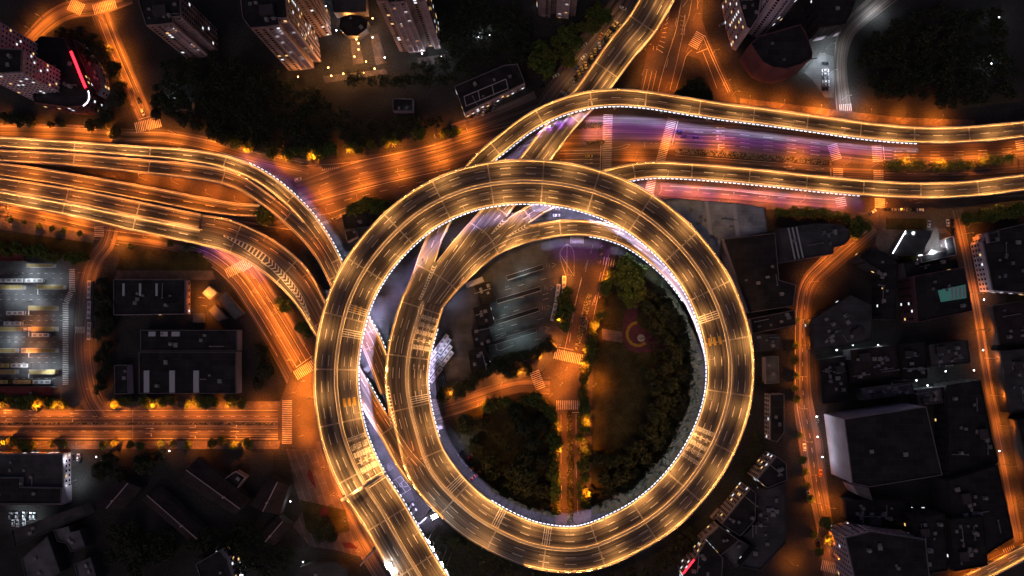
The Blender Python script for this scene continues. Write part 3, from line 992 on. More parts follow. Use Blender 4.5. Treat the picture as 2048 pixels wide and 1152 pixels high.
for x, y in ((850, 560), (900, 560), (960, 490), (1040, 465), (930, 520)):
    q = P(x, y, 0); m_ = MB(); m_.cyl(q.x, q.y, 0, FZ - 1.3, 1.1, 1.1, 12); m_.box(q.x, q.y, FZ - 2.0, 8, 2, 1.4, 0.6); m_.build('pier', M['concrete'], junction)


def edge_rail(parent, px, z, side, light='gold'):
    """parapet and light strip along a px line; side: +1 when the deck lies right of the line's direction"""
    pth = Path([(x, y, z, 0.0) for x, y in px], 2.5)
    mb = MB(); rail(mb, pth, side, 0, pth.len, PAR); mb.build('parapet', M['parapet'], parent)
    sb = MB(); strip(sb, pth, side, 0, pth.len, 0.40, 1.01, 0.52, 1.02, 5); sb.build('light_strip', M[light], parent)


edge_rail(junction, [(804.5, 591), (817, 567), (834, 522), (853, 470)], FZ, 1)
edge_rail(junction, [(883.5, 484), (871, 524)], FZ, 1)
edge_rail(junction, [(873, 524), (905, 484), (945, 438), (975, 404)], FZ, 1)
edge_rail(junction, [(1016, 437), (1037, 422.6)], FZ, 1)
edge_rail(junction, [(1058, 450), (1076, 446)], FZ, 1)
edge_rail(junction, [(1082, 481), (1051, 487), (1009, 503), (967, 532), (926, 572), (889.5, 613)], FZ, 1)
chevrons(junction, (866, 530), (838, 600), (874, 530), (842, 600), FZ + 0.03, 13)
chevrons(junction, (1006, 438), (982, 468), (1016, 440), (984, 468), FZ + 0.03, 6)
chevrons(junction, (1052, 448), (1012, 474), (1058, 455), (1014, 474), FZ + 0.03, 7)
mk = MB()
for pts, dsh in (([(968, 430), (930, 480), (885, 545), (855, 605)], 0), ([(1000, 470), (940, 520), (895, 575), (872, 606)], 0), ([(1080, 462), (1020, 478), (960, 515), (905, 572), (880, 606)], 0),
                 ([(915, 490), (890, 530), (865, 580)], 1), ([(1060, 430), (1010, 462), (950, 505)], 1), ([(1080, 470), (1010, 490), (950, 530), (905, 585)], 1), ([(868, 480), (850, 530), (832, 580)], 1),
                 ([(1000, 430), (960, 470), (915, 530)], 1)):
    p_ = Path([(x, y, FZ, 1) for x, y in pts], 3)
    if dsh: dashes(mk, p_, 0, 0.014, 5, 6, 0.28)
    else: ribbon(mk, p_, 0, 0.25, 0.014, 0, p_.len)
mk.build('lane_markings', M['paint'], junction)
jm = MB()
for pts in ([(833, 529), (885, 557), (915, 582)], [(941, 446), (977, 471), (996, 508)]):
    p_ = Path([(x, y, FZ, 1) for x, y in pts], 3); ribbon(jm, p_, 0, 0.8, 0.018, 0, p_.len)
jm.build('expansion_joints', M['joint'], junction)

# ramps (centre line px, height, width px)
viaduct('ramp_viaduct', 'two lane ramp along the top right, arcing over the diagonal elevated road',
        [(2130, 251, 12, 35), (2048, 259, 12, 34), (1936, 269, 12, 34), (1836, 270, 12.5, 34), (1736, 262, 14, 35), (1636, 248, 16, 35), (1536, 234, 18, 35), (1441, 222, 20, 35), (1357, 209, 21, 35),
         (1291, 199, 22, 35), (1230, 195, 22.5, 36), (1170, 201, 22.5, 36), (1110, 219, 22, 36), (1055, 248, 21.5, 36), (1008, 284, 21, 36), (957, 328, 20.5, 36), (908, 395, 20, 36), (884, 445, 20, 34), (868.2, 477, 20, 33)],
        led=((1, 0.21, 0.86),), under=((1, 0.2, 0.84, 'u'), (1, 0.24, 0.86, 'p')), j0=25, joints=34)
viaduct('ramp_viaduct', 'gently waving two lane ramp at right, nearer the ring, ending at the right frame edge',
        [(2130, 356, 9, 34), (2048, 365, 9, 34), (1936, 378, 9.5, 33), (1836, 381, 10.5, 33), (1736, 376, 12, 33), (1636, 367, 14, 33), (1536, 356, 15.5, 33), (1441, 347, 17, 33), (1357, 341, 18, 33),
         (1300, 340, 18.5, 34), (1250, 347, 19, 35), (1195, 363, 19.5, 38), (1135, 386, 20, 35), (1085, 411, 20, 33), (1047, 436, 20, 33)],
        led=((1, 0.37, 0.87),), under=((1, 0.36, 0.86, 'u'), (1, 0.36, 0.86, 'p')), j0=18, joints=36)
viaduct('diagonal_viaduct', 'wide straight elevated road running up to the top edge with a gold median',
        [(1375, -110, 10, 66), (1345, -60, 10, 66), (1313, 0, 10, 66), (1285, 48, 10.5, 66), (1244, 98, 11, 64), (1182, 182, 12, 58), (1144, 225, 13, 55), (1121, 253, 14, 54), (1072, 317, 16, 55), (1030, 372, 18, 52), (993.5, 420.5, 20, 50)],
        lanes=(-0.45, 0.45), solids=(0.03, -0.03), j0=22, joints=38, dash=(7, 13))
viaduct('inner_ramp', 'short three lane ramp curving inside the ring and slipping under its right side',
        [(1079, 463.5, 20, 36), (1125, 456, 20, 34), (1180, 457, 20, 33), (1226, 466, 20, 34), (1268, 484, 20, 35), (1312, 515, 20, 36), (1352, 554, 20, 36), (1388, 605, 20, 36), (1415, 670, 19.5, 36), (1430, 740, 19, 36), (1422, 820, 18.5, 36), (1392, 900, 18, 36), (1340, 972, 17.5, 36), (1280, 1030, 17, 36)],
        lanes=(-0.3, 0.3), led=((-1, 0.12, 0.42),), under=((-1, 0.01, 0.15, 'u'), (-1, 0.05, 0.2, 'p'), (-1, 0.2, 0.45, 'u')), j0=13, joints=36)
viaduct('ramp_viaduct', 'bright two lane ramp along the upper left edge, bending down beneath the ring',
        [(-80, 281, 10, 24), (0, 284, 10, 23), (133, 292, 10, 22), (267, 302, 10, 23), (350, 308, 10.5, 25), (430, 319, 11, 28), (490, 338, 11.5, 29), (536, 363, 12, 29), (578, 397, 12, 29), (614, 434, 12, 29),
         (644, 474, 12.5, 27), (668, 515, 13, 24), (688, 560, 13, 22), (712, 610, 13.5, 22), (746, 668, 14, 22), (768, 720, 14.5, 22), (790, 780, 15, 22)],
        right=((0, 0.665),), led=((1, 0.52, 0.76), (1, 0.85, 0.93)), under=((1, 0.46, 0.95, 'u'), (1, 0.5, 0.64, 'p')), j0=26, joints=50)
viaduct('ramp_viaduct', 'dim brown two lane ramp running just below the bright upper left ramp',
        [(-80, 303, 9, 24), (0, 311, 9, 25), (125, 318, 9, 26), (250, 329, 9.3, 29), (400, 344.5, 10.5, 32), (474, 363, 11.5, 31), (530, 398, 12, 28), (565, 425, 12, 29), (602, 458, 12, 30), (634, 494, 12.4, 29), (654, 530, 12.9, 25), (674, 572, 12.9, 24), (695, 615, 13.4, 24), (727, 672, 13.9, 24), (750, 725, 14.4, 24), (772, 785, 14.9, 24)],
        left=((0, 0.60),), light='gold_dim', j0=26, joints=50)
viaduct('ramp_viaduct', 'orange brown ramp at left edge sinking to street level beneath the dim ramp',
        [(-80, 331, 8, 27), (0, 339, 8, 28), (94, 352, 7.5, 29), (188, 368.5, 6.5, 30), (292, 387, 5, 31), (400, 408, 2.5, 31), (470, 419, 1.3, 28), (520, 421, 0.7, 26)], light='gold_dim', joints=None, lanes=(0.0,), piers=45, pier_range=(0, 0.55), girder=True)
viaduct('ramp_viaduct', 'dim orange carriageway running along the upper side of the bright lower left ramp',
        [(-80, 357, 10, 27), (0, 368, 10, 28), (146, 392, 10, 31), (271, 417, 10.5, 33), (400, 442.5, 11, 31)], light='gold_dim', j0=24, joints=48)
viaduct('ramp_viaduct', 'bright yellow carriageway of the lower left ramp, reaching the left frame edge',
        [(-80, 376, 10, 25), (0, 394, 10, 25), (146, 421, 10, 26), (271, 448, 10.5, 30), (400, 474, 11, 33)], j0=22, joints=48)
low_ramp, low_path = viaduct('ramp_viaduct', 'wide lower left ramp with long yellow chevrons, curving down beneath the ring',
        [(400, 459.5, 11, 63), (448, 469, 11.3, 66), (500, 490, 11.8, 66), (548, 520, 12.3, 68), (590, 558, 12.8, 66), (622, 605, 13.3, 56), (648, 655, 14, 48), (680, 708, 16, 42), (716, 764, 19, 38), (746, 816, 21.5, 36), (778, 866, 23.3, 38), (808, 915, 24.3, 44), (842, 958, 24.9, 52)],
        lanes=(0.45, -0.55), light='gold', light_left='gold_dim', left=((0, 0.80),), right=((0, 0.985),), led=((1, 0.42, 0.6), (1, 0.68, 0.79)), under=((1, 0.4, 0.8, 'u'), (-1, 0.0, 0.24, 'p')), j0=24, joints=40)

zc = lambda x, y: low_path.at(low_path.nearest(x, y, 12.5))[0].z + 0.05


def gore_on(parent, path, left_px, right_px, n, z0):
    """hatching between two px polylines on a sloping deck"""
    mb = MB()
    a = Path([(x, y, z0, 1) for x, y in left_px], 1.0); b = Path([(x, y, z0, 1) for x, y in right_px], 1.0)
    def lift(v):
        q = v.copy(); d = min(range(len(path.c)), key=lambda k: (path.c[k].xy - q.xy).length); q.z = path.c[d].z + 0.06; return q
    for k in range(n):
        t = k / n; th = 0.36 / n; tip = 0.7 / n if k > n * 0.38 else 0
        A, B = a.at(t * a.len)[0], b.at(t * b.len)[0]; A2, B2 = a.at((t + th) * a.len)[0], b.at((t + th) * b.len)[0]
        m1 = (a.at(min(t + tip, 1) * a.len)[0] + b.at(min(t + tip, 1) * b.len)[0]) / 2; m2 = (a.at(min(t + tip + th, 1) * a.len)[0] + b.at(min(t + tip + th, 1) * b.len)[0]) / 2
        A, B, A2, B2, m1, m2 = [lift(v) for v in (A, B, A2, B2, m1, m2)]
        mb.quad(A, m1, m2, A2); mb.quad(m1, B, B2, m2)
    for p in (a, b):
        prev = None
        for c, nn in zip(p.c, p.n):
            q = (lift(c - nn * .13) + Vector((0, 0, .004)), lift(c + nn * .13) + Vector((0, 0, .004)))
            if prev: mb.quad(prev[0], q[0], q[1], prev[1])
            prev = q
    mb.build('gore_hatching', M['paint'], parent)


gore_on(low_ramp, low_path, [(446, 470), (490, 486), (535, 512), (575, 552), (606, 595), (622, 640)], [(446, 472), (480, 492), (525, 524), (566, 562), (600, 604), (620, 642)], 30, 12.4)
# chevrons on the loop where the slip road joins
gore_on(ring, ring_path, [(772, 772), (776, 815), (782, 850), (800, 888)], [(777, 772), (786, 815), (794, 855), (803, 889)], 17, 23)

# stop bars, lane names and arrows on the ring's inner carriageway
def bars(path, px, py, z, s0, s1, n=4, gap=1.4, name='rumble_bars', parent=None):
    d = path.nearest(px, py, z); mb = MB()
    for k in range(n):
        c, nn, w = path.at(d + k * gap)
        t = Vector((nn.y, -nn.x, 0)) * 0.2
        a, b = c + nn * (s0 * w / 2), c + nn * (s1 * w / 2)
        a.z += 0.03; b.z += 0.03
        mb.quad(a - t, a + t, b + t, b - t)
    mb.build(name, M['paint'], parent)


for x, y, z, s0, s1 in ((729, 633, 42, -0.1, -0.93), (718, 676, 42.5, -0.1, -0.93), (745, 828, 43, -0.1, -0.93), (765, 960, 44.5, -0.1, -0.93), (1404, 634, 36.5, -0.1, -0.93), (1104, 1070, 28, -0.1, -0.93), (1000, 1045, 27, -0.1, -0.93), (918, 975, 26, -0.1, -0.93)):
    bars(ring_path, x, y, z, s0, s1, parent=ring)


GLYPH = {}


def glyph(ch):
    if ch not in GLYPH:
        cu = bpy.data.curves.new('lane_character', 'FONT'); cu.body = ch; cu.size = 1.75; cu.align_x = 'CENTER'; cu.align_y = 'CENTER'; cu.offset = 0.02
        o = bpy.data.objects.new('lane_character', cu); col.objects.link(o)
        bpy.context.view_layer.update()
        me = bpy.data.meshes.new_from_object(o.evaluated_get(bpy.context.evaluated_depsgraph_get()))
        me.name = 'lane_character'; me.materials.clear(); me.materials.append(M['paint'])
        bpy.data.objects.remove(o)
        GLYPH[ch] = me
    return GLYPH[ch]


def lane_text(path, parent, px, py, z, dirn, size=3.0):
    """names of the exits painted in the three inner lanes, two columns to a lane"""
    d = path.nearest(px, py, z)
    for ln in (-0.24, -0.5, -0.77):
        for k, word in ((-1, '中山南一路'), (1, '内环高架路')):
            c, n, w = path.at(d)
            for i, ch in enumerate(word):
                dd = d + dirn * (2 - i) * 4.9
                c, n, w = path.at(dd)
                q = c + n * (ln * w / 2) + n * (-0.82 * k * dirn) + Vector((0, 0, 0.035))
                o = put(glyph(ch), 'lane_character', parent, q - parent.location); o.scale = (1, 2.3, 1)
                t = Vector((n.y, -n.x, 0)) * dirn
                o.rotation_euler = (0, 0, math.atan2(t.y, t.x) - math.pi / 2)


lane_text(ring_path, ring, 735, 898, 44, 1)
lane_text(ring_path, ring, 1388, 885, 32.5, 1)
lane_text(ring_path, ring, 858, 668, 20.7, 1)

# arrows and yellow blocks
am = MB()
def deck_arrow(path, d, f, dirn, L=3.0):
    c, n, w = path.at(d); t = Vector((n.y, -n.x, 0)) * dirn; o = c + n * (f * w / 2) + Vector((0, 0, 0.032))
    q = lambda u, v: o + t * u + n * v
    am.quad(q(-L, -.14), q(L * .4, -.14), q(L * .4, .14), q(-L, .14)); am.poly(ccw([q(L * .4, -.45), q(L, 0), q(L * .4, .45)]))
d1 = ring_path.nearest(820, 735, 21.5)
for f in (-0.3, -0.53, -0.75): deck_arrow(ring_path, d1, f, 1)
for f in (0.35, 0.62, 0.82): deck_arrow(ring_path, ring_path.nearest(820, 685, 21), f, -1)
am.build('lane_arrows', M['paint'], ring)
ym = MB()
for x, y, z in ((690, 808, 43.2), (1430, 685, 35.5), (710, 620, 42)):
    d = ring_path.nearest(x, y, z)
    for f in (-0.3, -0.52, -0.74) if y > 630 else (-0.35, -0.58):
        ribbon(ym, ring_path, (lambda w, f=f: f * w / 2), 1.5, 0.03, d - 2.6, d + 2.6, 2)
ym.build('yellow_lane_blocks', M['paint_y'], ring)

# sign gantry across the ring
gd = ring_path.nearest(738, 962, 44.5)
c, n, w = ring_path.at(gd)
gan = empty('sign_gantry', c); rz = math.atan2(n.y, n.x)
tag(gan, 'broad pale overhead sign gantry spanning the ring deck above the left bend at the bottom', 'sign gantry')
gb = MB(); gb.box(c.x, c.y, c.z + 6.6, w + 1.5, 1.6, 1.0, rz); gb.build('beam', M['parapet'], gan)
gw = MB(); gw.box(c.x, c.y, c.z + 7.15, w - 1, 0.9, 0.08, rz); gw.build('walkway', M['joint'], gan)
for s in (-1, 1):
    q = c + n * (s * (w / 2 + 0.3)); lg = MB(); lg.box(q.x, q.y, c.z + 3.0, 0.7, 0.9, 7.2, rz); lg.build('leg', M['steel'], gan)
for k in range(4):
    q = c - n * (w * (0.1 + 0.1 * k)); sg = MB(); sg.box(q.x + math.sin(rz), q.y - math.cos(rz), c.z + 6.9, 2.0, 0.15, 2.0, rz); sg.build('sign_panel', M['steel'], gan)

# small bright expressway in the bottom right corner
viaduct('expressway', 'bright expressway crossing the bottom right corner', [(1880, 1186, 4, 26), (1960, 1150, 4, 26), (2048, 1104, 4, 26), (2130, 1062, 4, 26)], light='gold', joints=None, piers=None, lanes=(0.2, -0.2))


# ------------------------------------------------------------------ lamps
ORD = ['first', 'second', 'third', 'fourth', 'fifth', 'sixth', 'seventh', 'eighth', 'ninth', 'tenth', 'eleventh', 'twelfth', 'thirteenth', 'fourteenth', 'fifteenth', 'sixteenth',
       'seventeenth', 'eighteenth', 'nineteenth', 'twentieth', 'twenty-first', 'twenty-second', 'twenty-third', 'twenty-fourth', 'twenty-fifth', 'twenty-sixth', 'twenty-seventh', 'twenty-eighth',
       'twenty-ninth', 'thirtieth', 'thirty-first', 'thirty-second', 'thirty-third', 'thirty-fourth', 'thirty-fifth', 'thirty-sixth', 'thirty-seventh', 'thirty-eighth', 'thirty-ninth', 'fortieth']


def lamp_parts(h, arm, lens):
    p = MB(); p.cyl(0, 0, 0, h, 0.16, 0.09, 8); p.cyl(0, 0, 0, 0.5, 0.28, 0.22, 8)
    a = MB(); a.tube((0, 0, h - 0.1), (arm * 0.6, 0, h + 0.35), 0.07, 0.06); a.tube((arm * 0.6, 0, h + 0.35), (arm, 0, h + 0.4), 0.06, 0.05)
    hd = MB(); hd.box(arm + 0.35, 0, h + 0.40, 1.0, 0.42, 0.20)
    ln = MB(); ln.box(arm + 0.38, 0, h + 0.27, 0.75, 0.32, 0.06)
    return p.mesh('pole', M['steel']), a.mesh('arm', M['steel']), hd.mesh('lamp_head', M['steel']), ln.mesh('lens', M[lens])


LAMP = {'o': lamp_parts(9.5, 1.8, 'lens_o'), 'w': lamp_parts(9.5, 1.4, 'lens_w'), 'd': lamp_parts(8.0, 1.6, 'lens_o')}
def globe_parts(lens):
    p = MB(); p.cyl(0, 0, 0, 4.0, 0.1, 0.07, 7); a = MB(); a.cyl(0, 0, 3.9, 4.1, 0.2, 0.25, 8)
    hd = MB(); hd.cyl(0, 0, 4.1, 4.16, 0.3, 0.3, 8)
    g_ = MB()
    for z0, z1, r0, r1 in ((4.16, 4.3, .25, .42), (4.3, 4.55, .42, .42), (4.55, 4.72, .42, .15)): g_.cyl(0, 0, z0, z1, r0, r1, 10)
    return p.mesh('pole', M['dark']), a.mesh('arm', M['dark']), hd.mesh('lamp_head', M['dark']), g_.mesh('globe', M[lens])


LAMP['g'] = globe_parts('globe_w'); LAMP['go'] = globe_parts('globe_o')
LIGHT = {}


def lamp(px, py, label, kind='o', power=9000.0, rz=0.0, z=0.0, colr=None, group=None, at=None, name='street_lamp', arm=2.2):
    b = at if at is not None else P(px, py, z)
    e = empty(name, b, rz)
    tag(e, label, 'street lamp' if name == 'street_lamp' else name.replace('_', ' '), group)
    e['_local'] = 1
    for me, nm in zip(LAMP[kind], ('pole', 'arm', 'lamp_head', 'globe' if kind[0] == 'g' else 'lens')):
        if nm in ('lens', 'globe'): put(me, nm, head)
        else:
            o = put(me, nm, e)
            if nm == 'lamp_head': head = o
    c = colr or {'o': (1.0, 0.225, 0.018), 'w': (0.82, 0.92, 1.0), 'd': (1.0, 0.46, 0.13), 'g': (0.8, 0.9, 1.0), 'go': (1.0, 0.4, 0.1)}[kind]
    if kind[0] == 'g': arm = 0
    key = (kind, round(power), c)
    if key not in LIGHT:
        l = bpy.data.lights.new('lamp_light', 'POINT' if kind[0] == 'g' else 'SPOT'); l.energy = power; l.color = c; l.shadow_soft_size = 0.25
        if kind[0] != 'g': l.spot_size = R(142 if kind == 'd' else 150); l.spot_blend = 0.7 if kind == 'd' else 1.0
        LIGHT[key] = l
    hgt = {'o': 9.5, 'w': 9.5, 'd': 8.0, 'g': 5.0, 'go': 5.0}[kind]
    lo = bpy.data.objects.new('lamp_light', LIGHT[key]); col.objects.link(lo); lo.parent = e; lo.location = (arm, 0, hgt - 0.15)
    return e


def lamps(label, pts, kind='o', power=9000.0, rz=0.0, colr=None):
    """a row of lamps; label has {} for the ordinal"""
    for i, p in enumerate(pts):
        lab = label.format(ORD[i])
        lamp(p[0], p[1], lab, kind, p[2] if len(p) > 2 else power, R(rz), colr=colr)


PW = 24000.0
lamps('{} orange street lamp from the left on the north kerb of the left avenue', [(12, 806), (88, 805), (128, 808), (238, 804), (318, 805), (392, 805), (462, 805), (530, 810)], rz=-90, power=PW * .85)
lamps('{} orange street lamp from the left on the south kerb of the left avenue', [(20, 888), (95, 890), (170, 889), (240, 888), (330, 888), (400, 888), (480, 887), (550, 888)], rz=90, power=PW * .6)
lamps('{} orange street lamp from the top down the diagonal road left of the ring', [(455, 520), (490, 545), (512, 585), (548, 628), (560, 672), (582, 720), (610, 762), (600, 830), (590, 785), (616, 796), (606, 870)], rz=20, power=PW * 1.0)
lamps('{} orange street lamp from the left on the pavement below the lower left ramp', [(18, 425), (90, 440), (150, 452), (237, 490), (300, 478)], rz=70, power=PW * 1.0)
lamps('{} orange street lamp from the top on the northwest road', [(207, 40), (224, 100), (238, 122), (252, 165), (272, 215), (300, 262)], rz=10, power=PW * .7)
lamps('{} orange street lamp from the left around the top left junction', [(66, 62), (88, 38), (148, 12), (210, 4)], rz=-40, power=PW * .7)
lamps('{} orange street lamp from the left on the lane above the upper left ramp', [(10, 250), (90, 256), (165, 258), (228, 264), (350, 268), (425, 282), (498, 302), (570, 318)], rz=-90, power=PW * .75)
lamps('{} orange street lamp from the left at the wood\'s edge by the avenue', [(632, 312), (700, 306), (790, 294), (872, 276), (935, 262)], rz=-90, power=PW * .9)
lamps('{} orange street lamp from the left amid the avenue left of the ring', [(646, 392), (725, 370), (800, 352), (880, 325), (720, 402), (660, 430), (585, 452), (540, 440), (480, 405), (424, 392), (356, 368), (292, 360), (230, 352)], rz=90, power=PW * .75)
lamps('{} orange street lamp from the left along the avenue between the two right ramps', [(1122, 296), (1192, 268), (1270, 318), (1340, 292), (1440, 302), (1596, 316), (1688, 330), (1745, 333), (1805, 326), (1870, 330), (1950, 322), (2036, 312)], rz=90, power=PW * .7)
lamps('{} orange street lamp from the left on the frontage road below the lower right ramp', [(1318, 388), (1390, 392), (1460, 398), (1530, 400), (1600, 404), (1672, 410), (1760, 418), (1830, 408)], rz=90, power=PW * .85)
lamps('{} orange street lamp from the left on the pavement above the upper right ramp', [(1492, 208), (1560, 216), (1632, 226), (1648, 236), (1730, 234), (1800, 240), (1870, 246)], rz=90, power=PW * .9)
lamps('{} orange street lamp from the left on the forked roads at the top', [(1290, 100), (1284, 150), (1332, 175), (1322, 60), (1386, 40), (1396, 6), (1398, 100), (1424, 110), (1446, 170), (1464, 192), (1372, 105)], rz=0, power=PW * .42)
lamps('{} orange street lamp from the top on the curving road right of the ring', [(1690, 490), (1650, 520), (1618, 565), (1600, 640), (1594, 690), (1594, 752), (1596, 815), (1606, 880), (1614, 945), (1622, 1000), (1650, 1010), (1640, 1075), (1660, 1110), (1578, 1122)], rz=0, power=PW * .42)
lamps('{} orange street lamp from the top in the narrow alley at the far right', [(1922, 470), (1942, 588), (1955, 660), (1970, 716), (1982, 790), (1998, 850), (2006, 928), (2026, 1010)], rz=0, power=PW * .6)
lamps('{} orange street lamp from the top on the road between bus station and park', [(1142, 552), (1213, 552), (1190, 610), (1196, 652), (1124, 640), (1120, 690), (1170, 700)], rz=180, power=PW * .55)
lamps('{} orange street lamp from the top around the orange junction inside the ring', [(1080, 722), (1186, 772), (1100, 792), (1040, 752), (1002, 770), (955, 812), (900, 790), (1160, 735), (1120, 770), (1130, 740)], rz=60, power=PW * .75)
lamps('{} orange street lamp from the top on the straight road at the ring bottom', [(1116, 850), (1116, 900), (1160, 890), (1120, 950), (1166, 982), (1120, 1010), (1166, 840)], rz=0, power=PW * .5)
lamps('{} white lamp from the top among the bus shelters of the depot', [(60, 548), (30, 590), (66, 604), (20, 680), (58, 728), (100, 740)], 'w', PW * .25)
lamps('{} white lamp from the left along the right end of the bus depot', [(104, 560), (118, 640)], 'w', PW * .13)
lamps('{} amber lamp from the top among the bus shelters of the depot', [(64, 650), (60, 700)], 'o', PW * .3, colr=(1.0, 0.36, 0.12))
lamps('{} orange street lamp from the top beside the depot exit lane', [(182, 548), (196, 700), (198, 776)], rz=180, power=PW * .2)
lamps('{} orange street lamp from the left lighting the plaza edge by the ring', [(650, 930), (668, 985), (690, 1035), (718, 1095)], rz=0, power=PW * .75)
lamps('{} amber yard lamp between the small sheds left of the ramp', [(413, 612), (408, 596)], 'o', PW * .6)
lamps('{} orange lamp from the left beside the corner expressway', [(1925, 1125), (1985, 1095), (2040, 1062)], rz=-60, power=PW * .5)
lamps('{} white lamp from the top along the grey lane at top right', [(1740, 24), (1652, 98), (1632, 118), (1656, 150), (1684, 200), (1612, 128)], 'w', PW * .3)
lamps('{} white lamp from the top at the bus station platforms', [(1040, 545), (1012, 575), (1010, 615), (1000, 652), (1020, 686), (1040, 672)], 'w', PW * .07, colr=(0.75, 1.0, 0.95))
lamps('{} warm lamp from the left in the garden between the tall towers', [(700, 40), (690, 70), (748, 42), (720, 92), (712, 118), (735, 128), (660, 140), (600, 158), (720, 104), (716, 84), (690, 152), (752, 142), (730, 150), (666, 156)], 'go', 3600)
lamps('{} white lamp from the left around the tower garden', [(655, 18), (676, 66), (748, 80), (772, 120), (846, 112), (884, 118)], 'g', 1800)
lamps('{} white lamp from the left beside the red lit podium building', [(190, 150), (205, 175), (188, 190)], 'g', 2200)
lamps('{} white lamp from the left by the wedge shaped plaza at right', [(1806, 470), (1848, 506), (1790, 470), (1872, 492)], 'w', PW * .25)
lamps('{} white lamp from the left near the long white building at bottom left', [(140, 916), (152, 960), (40, 1022), (62, 1040)], 'w', PW * .13)
lamps('{} white lamp from the left on the ground under the ring inner wedge', [(765, 640), (775, 560), (880, 470), (1060, 440)], 'w', PW * .10, colr=(.7, .68, 1.0))
lamps('{} white lamp from the left along the paved strip under the lower loop', [(920, 880), (880, 700), (900, 600)], 'w', PW * .12, colr=(.7, .68, 1.0))
lamps('{} white lamp from the top of the dim lanes between dark blocks at right', [(1806, 560), (1808, 640), (1880, 690), (1628, 832), (1630, 872), (1640, 912), (1905, 590), (2010, 632)], 'g', 1300)
lamps('{} dim lamp from the left in the dark grounds at the top', [(355, 200), (815, 220), (958, 80), (980, 76), (1990, 40), (1975, 132)], 'g', 1000)

lamps('{} added low orange lamp from the bottom in the taxi rank by the diagonal road', [(1136, 168), (1160, 122), (1196, 82), (1228, 42)], 'o', PW * .10, 30, colr=(1.0, .5, .2))  # extra lamps added to brighten the taxis
lamps('{} white globe light from the left scattered among the dark roofs at lower right', [(1668, 700), (1700, 690), (1750, 690), (1796, 700), (1826, 760), (1848, 770), (1884, 742), (1940, 740), (1958, 700), (1990, 900), (1880, 960), (1864, 1060), (1826, 1060), (1800, 1010), (1708, 1010), (1690, 1044), (1826, 640), (1812, 600), (1960, 600)], 'g', 700)
lamps('{} white globe light from the left in the dark grounds below the avenue', [(200, 912), (352, 1010), (430, 1140), (455, 1150), (490, 1146), (610, 1120), (345, 900), (585, 1000)], 'g', 500)

# posts standing on the decks
def deck_lamps(path, d0, d1, step, side, label, power=2600.0, name='deck_lamp', inset=0.7, kind='d'):
    k = 0; d = d0
    while d < d1:
        c, n, w = path.at(d)
        q = c + n * (side * (w / 2 - inset))
        lamp(0, 0, label.format(ORD[k] if k < len(ORD) else ORD[k - 40]), kind, power, math.atan2(-n.y * side, -n.x * side), at=q, name=name)
        d += step; k += 1


PD = 7800.0
L_ = ring_path.nearest(928, 1016, 26)
deck_lamps(ring_path, 40, L_, 27, -1, '{} lamp post along the inner parapet of the ring, counted from the gantry end', PD)
deck_lamps(ring_path, 52, L_, 36, 1, '{} lamp post along the outer parapet of the ring, counted from the gantry end', PD * .8)
deck_lamps(ring_path, L_, ring_path.len, 28, -1, '{} lamp post along the inner parapet of the lower loop', PD * .9)
for vi, (lab, st, pw) in enumerate((('upper right ramp, counted from the right', 32, PD * .8), ('lower right ramp, counted from the right', 34, PD * .8), ('straight elevated diagonal road', 30, PD * 1.1),
                                    ('short inner ramp', 28, PD * .8), ('bright upper left ramp', 34, PD * .8), ('dim upper left ramp', 34, PD * 1.0), ('orange brown sinking ramp', 36, PD * 1.2), ('dim orange ramp at left', 34, PD * 1.2),
                                    ('bright lower left ramp', 34, PD * .9), ('wide chevroned ramp', 32, PD))):
    deck_lamps(ALL_PATHS[vi + 1], 12, ALL_PATHS[vi + 1].len - 8, st, 1, '{} lamp post on the ' + lab, pw, kind='o' if vi in (5, 6, 7, 9) else 'd')
deck_lamps(ALL_PATHS[10], 10, ALL_PATHS[10].len * .45, 30, -1, '{} gold lamp post on the outer curve of the chevroned ramp', PD * .8)
for i, (x, y) in enumerate(((905, 484), (846, 520), (945, 548), (1020, 499), (975, 404), (1020, 434))):  # lamps added to give the junction deck a gold light
    lamp(0, 0, ORD[i] + ' added lamp post from the left on the fan shaped junction deck', 'd', PD * 1.5, 0.5, at=P(x, y, FZ), name='deck_lamp')

for i, (x, y) in enumerate(((708, 978), (745, 948), (772, 938), (690, 990))):  # extra lamps added only to light up the gantry
    lamp(0, 0, ORD[i] + ' added lamp post from the left right beside the sign gantry', 'd', PD * 1.3, 2.4 if i else 0.6, at=P(x, y, 44.5 + 2.0), name='deck_lamp')

# two blinding floodlights on masts beside the decks
def flood(px, py, z, label, power):
    b = P(px, py, 0); q = P(px, py, z); b.x, b.y = q.x, q.y
    e = empty('floodlight_mast', b)
    tag(e, label, 'floodlight')
    m = MB(); m.cyl(q.x, q.y, 0, z - 0.5, 0.35, 0.2, 8); m.build('mast', M['steel'], e)
    f = MB(); f.box(q.x, q.y, z - 0.2, 3.6, 2.6, 0.5, 0.5); hd = f.build('lamp_head', M['steel'], e)
    l2 = MB(); l2.box(q.x, q.y, z + 0.12, 3.3, 2.3, 0.1, 0.5); ob = l2.build('lens', M['flood'], hd); ob.location = -e.location + e.location
    ob.data.transform(Matrix.Translation(-e.location))
    li = bpy.data.lights.new('flood_light', 'POINT'); li.energy = power; li.color = (1, .96, .9); li.shadow_soft_size = 0.6
    lo = bpy.data.objects.new('flood_light', li); col.objects.link(lo); lo.parent = e; lo.location = (0, 0, z + 1.0)


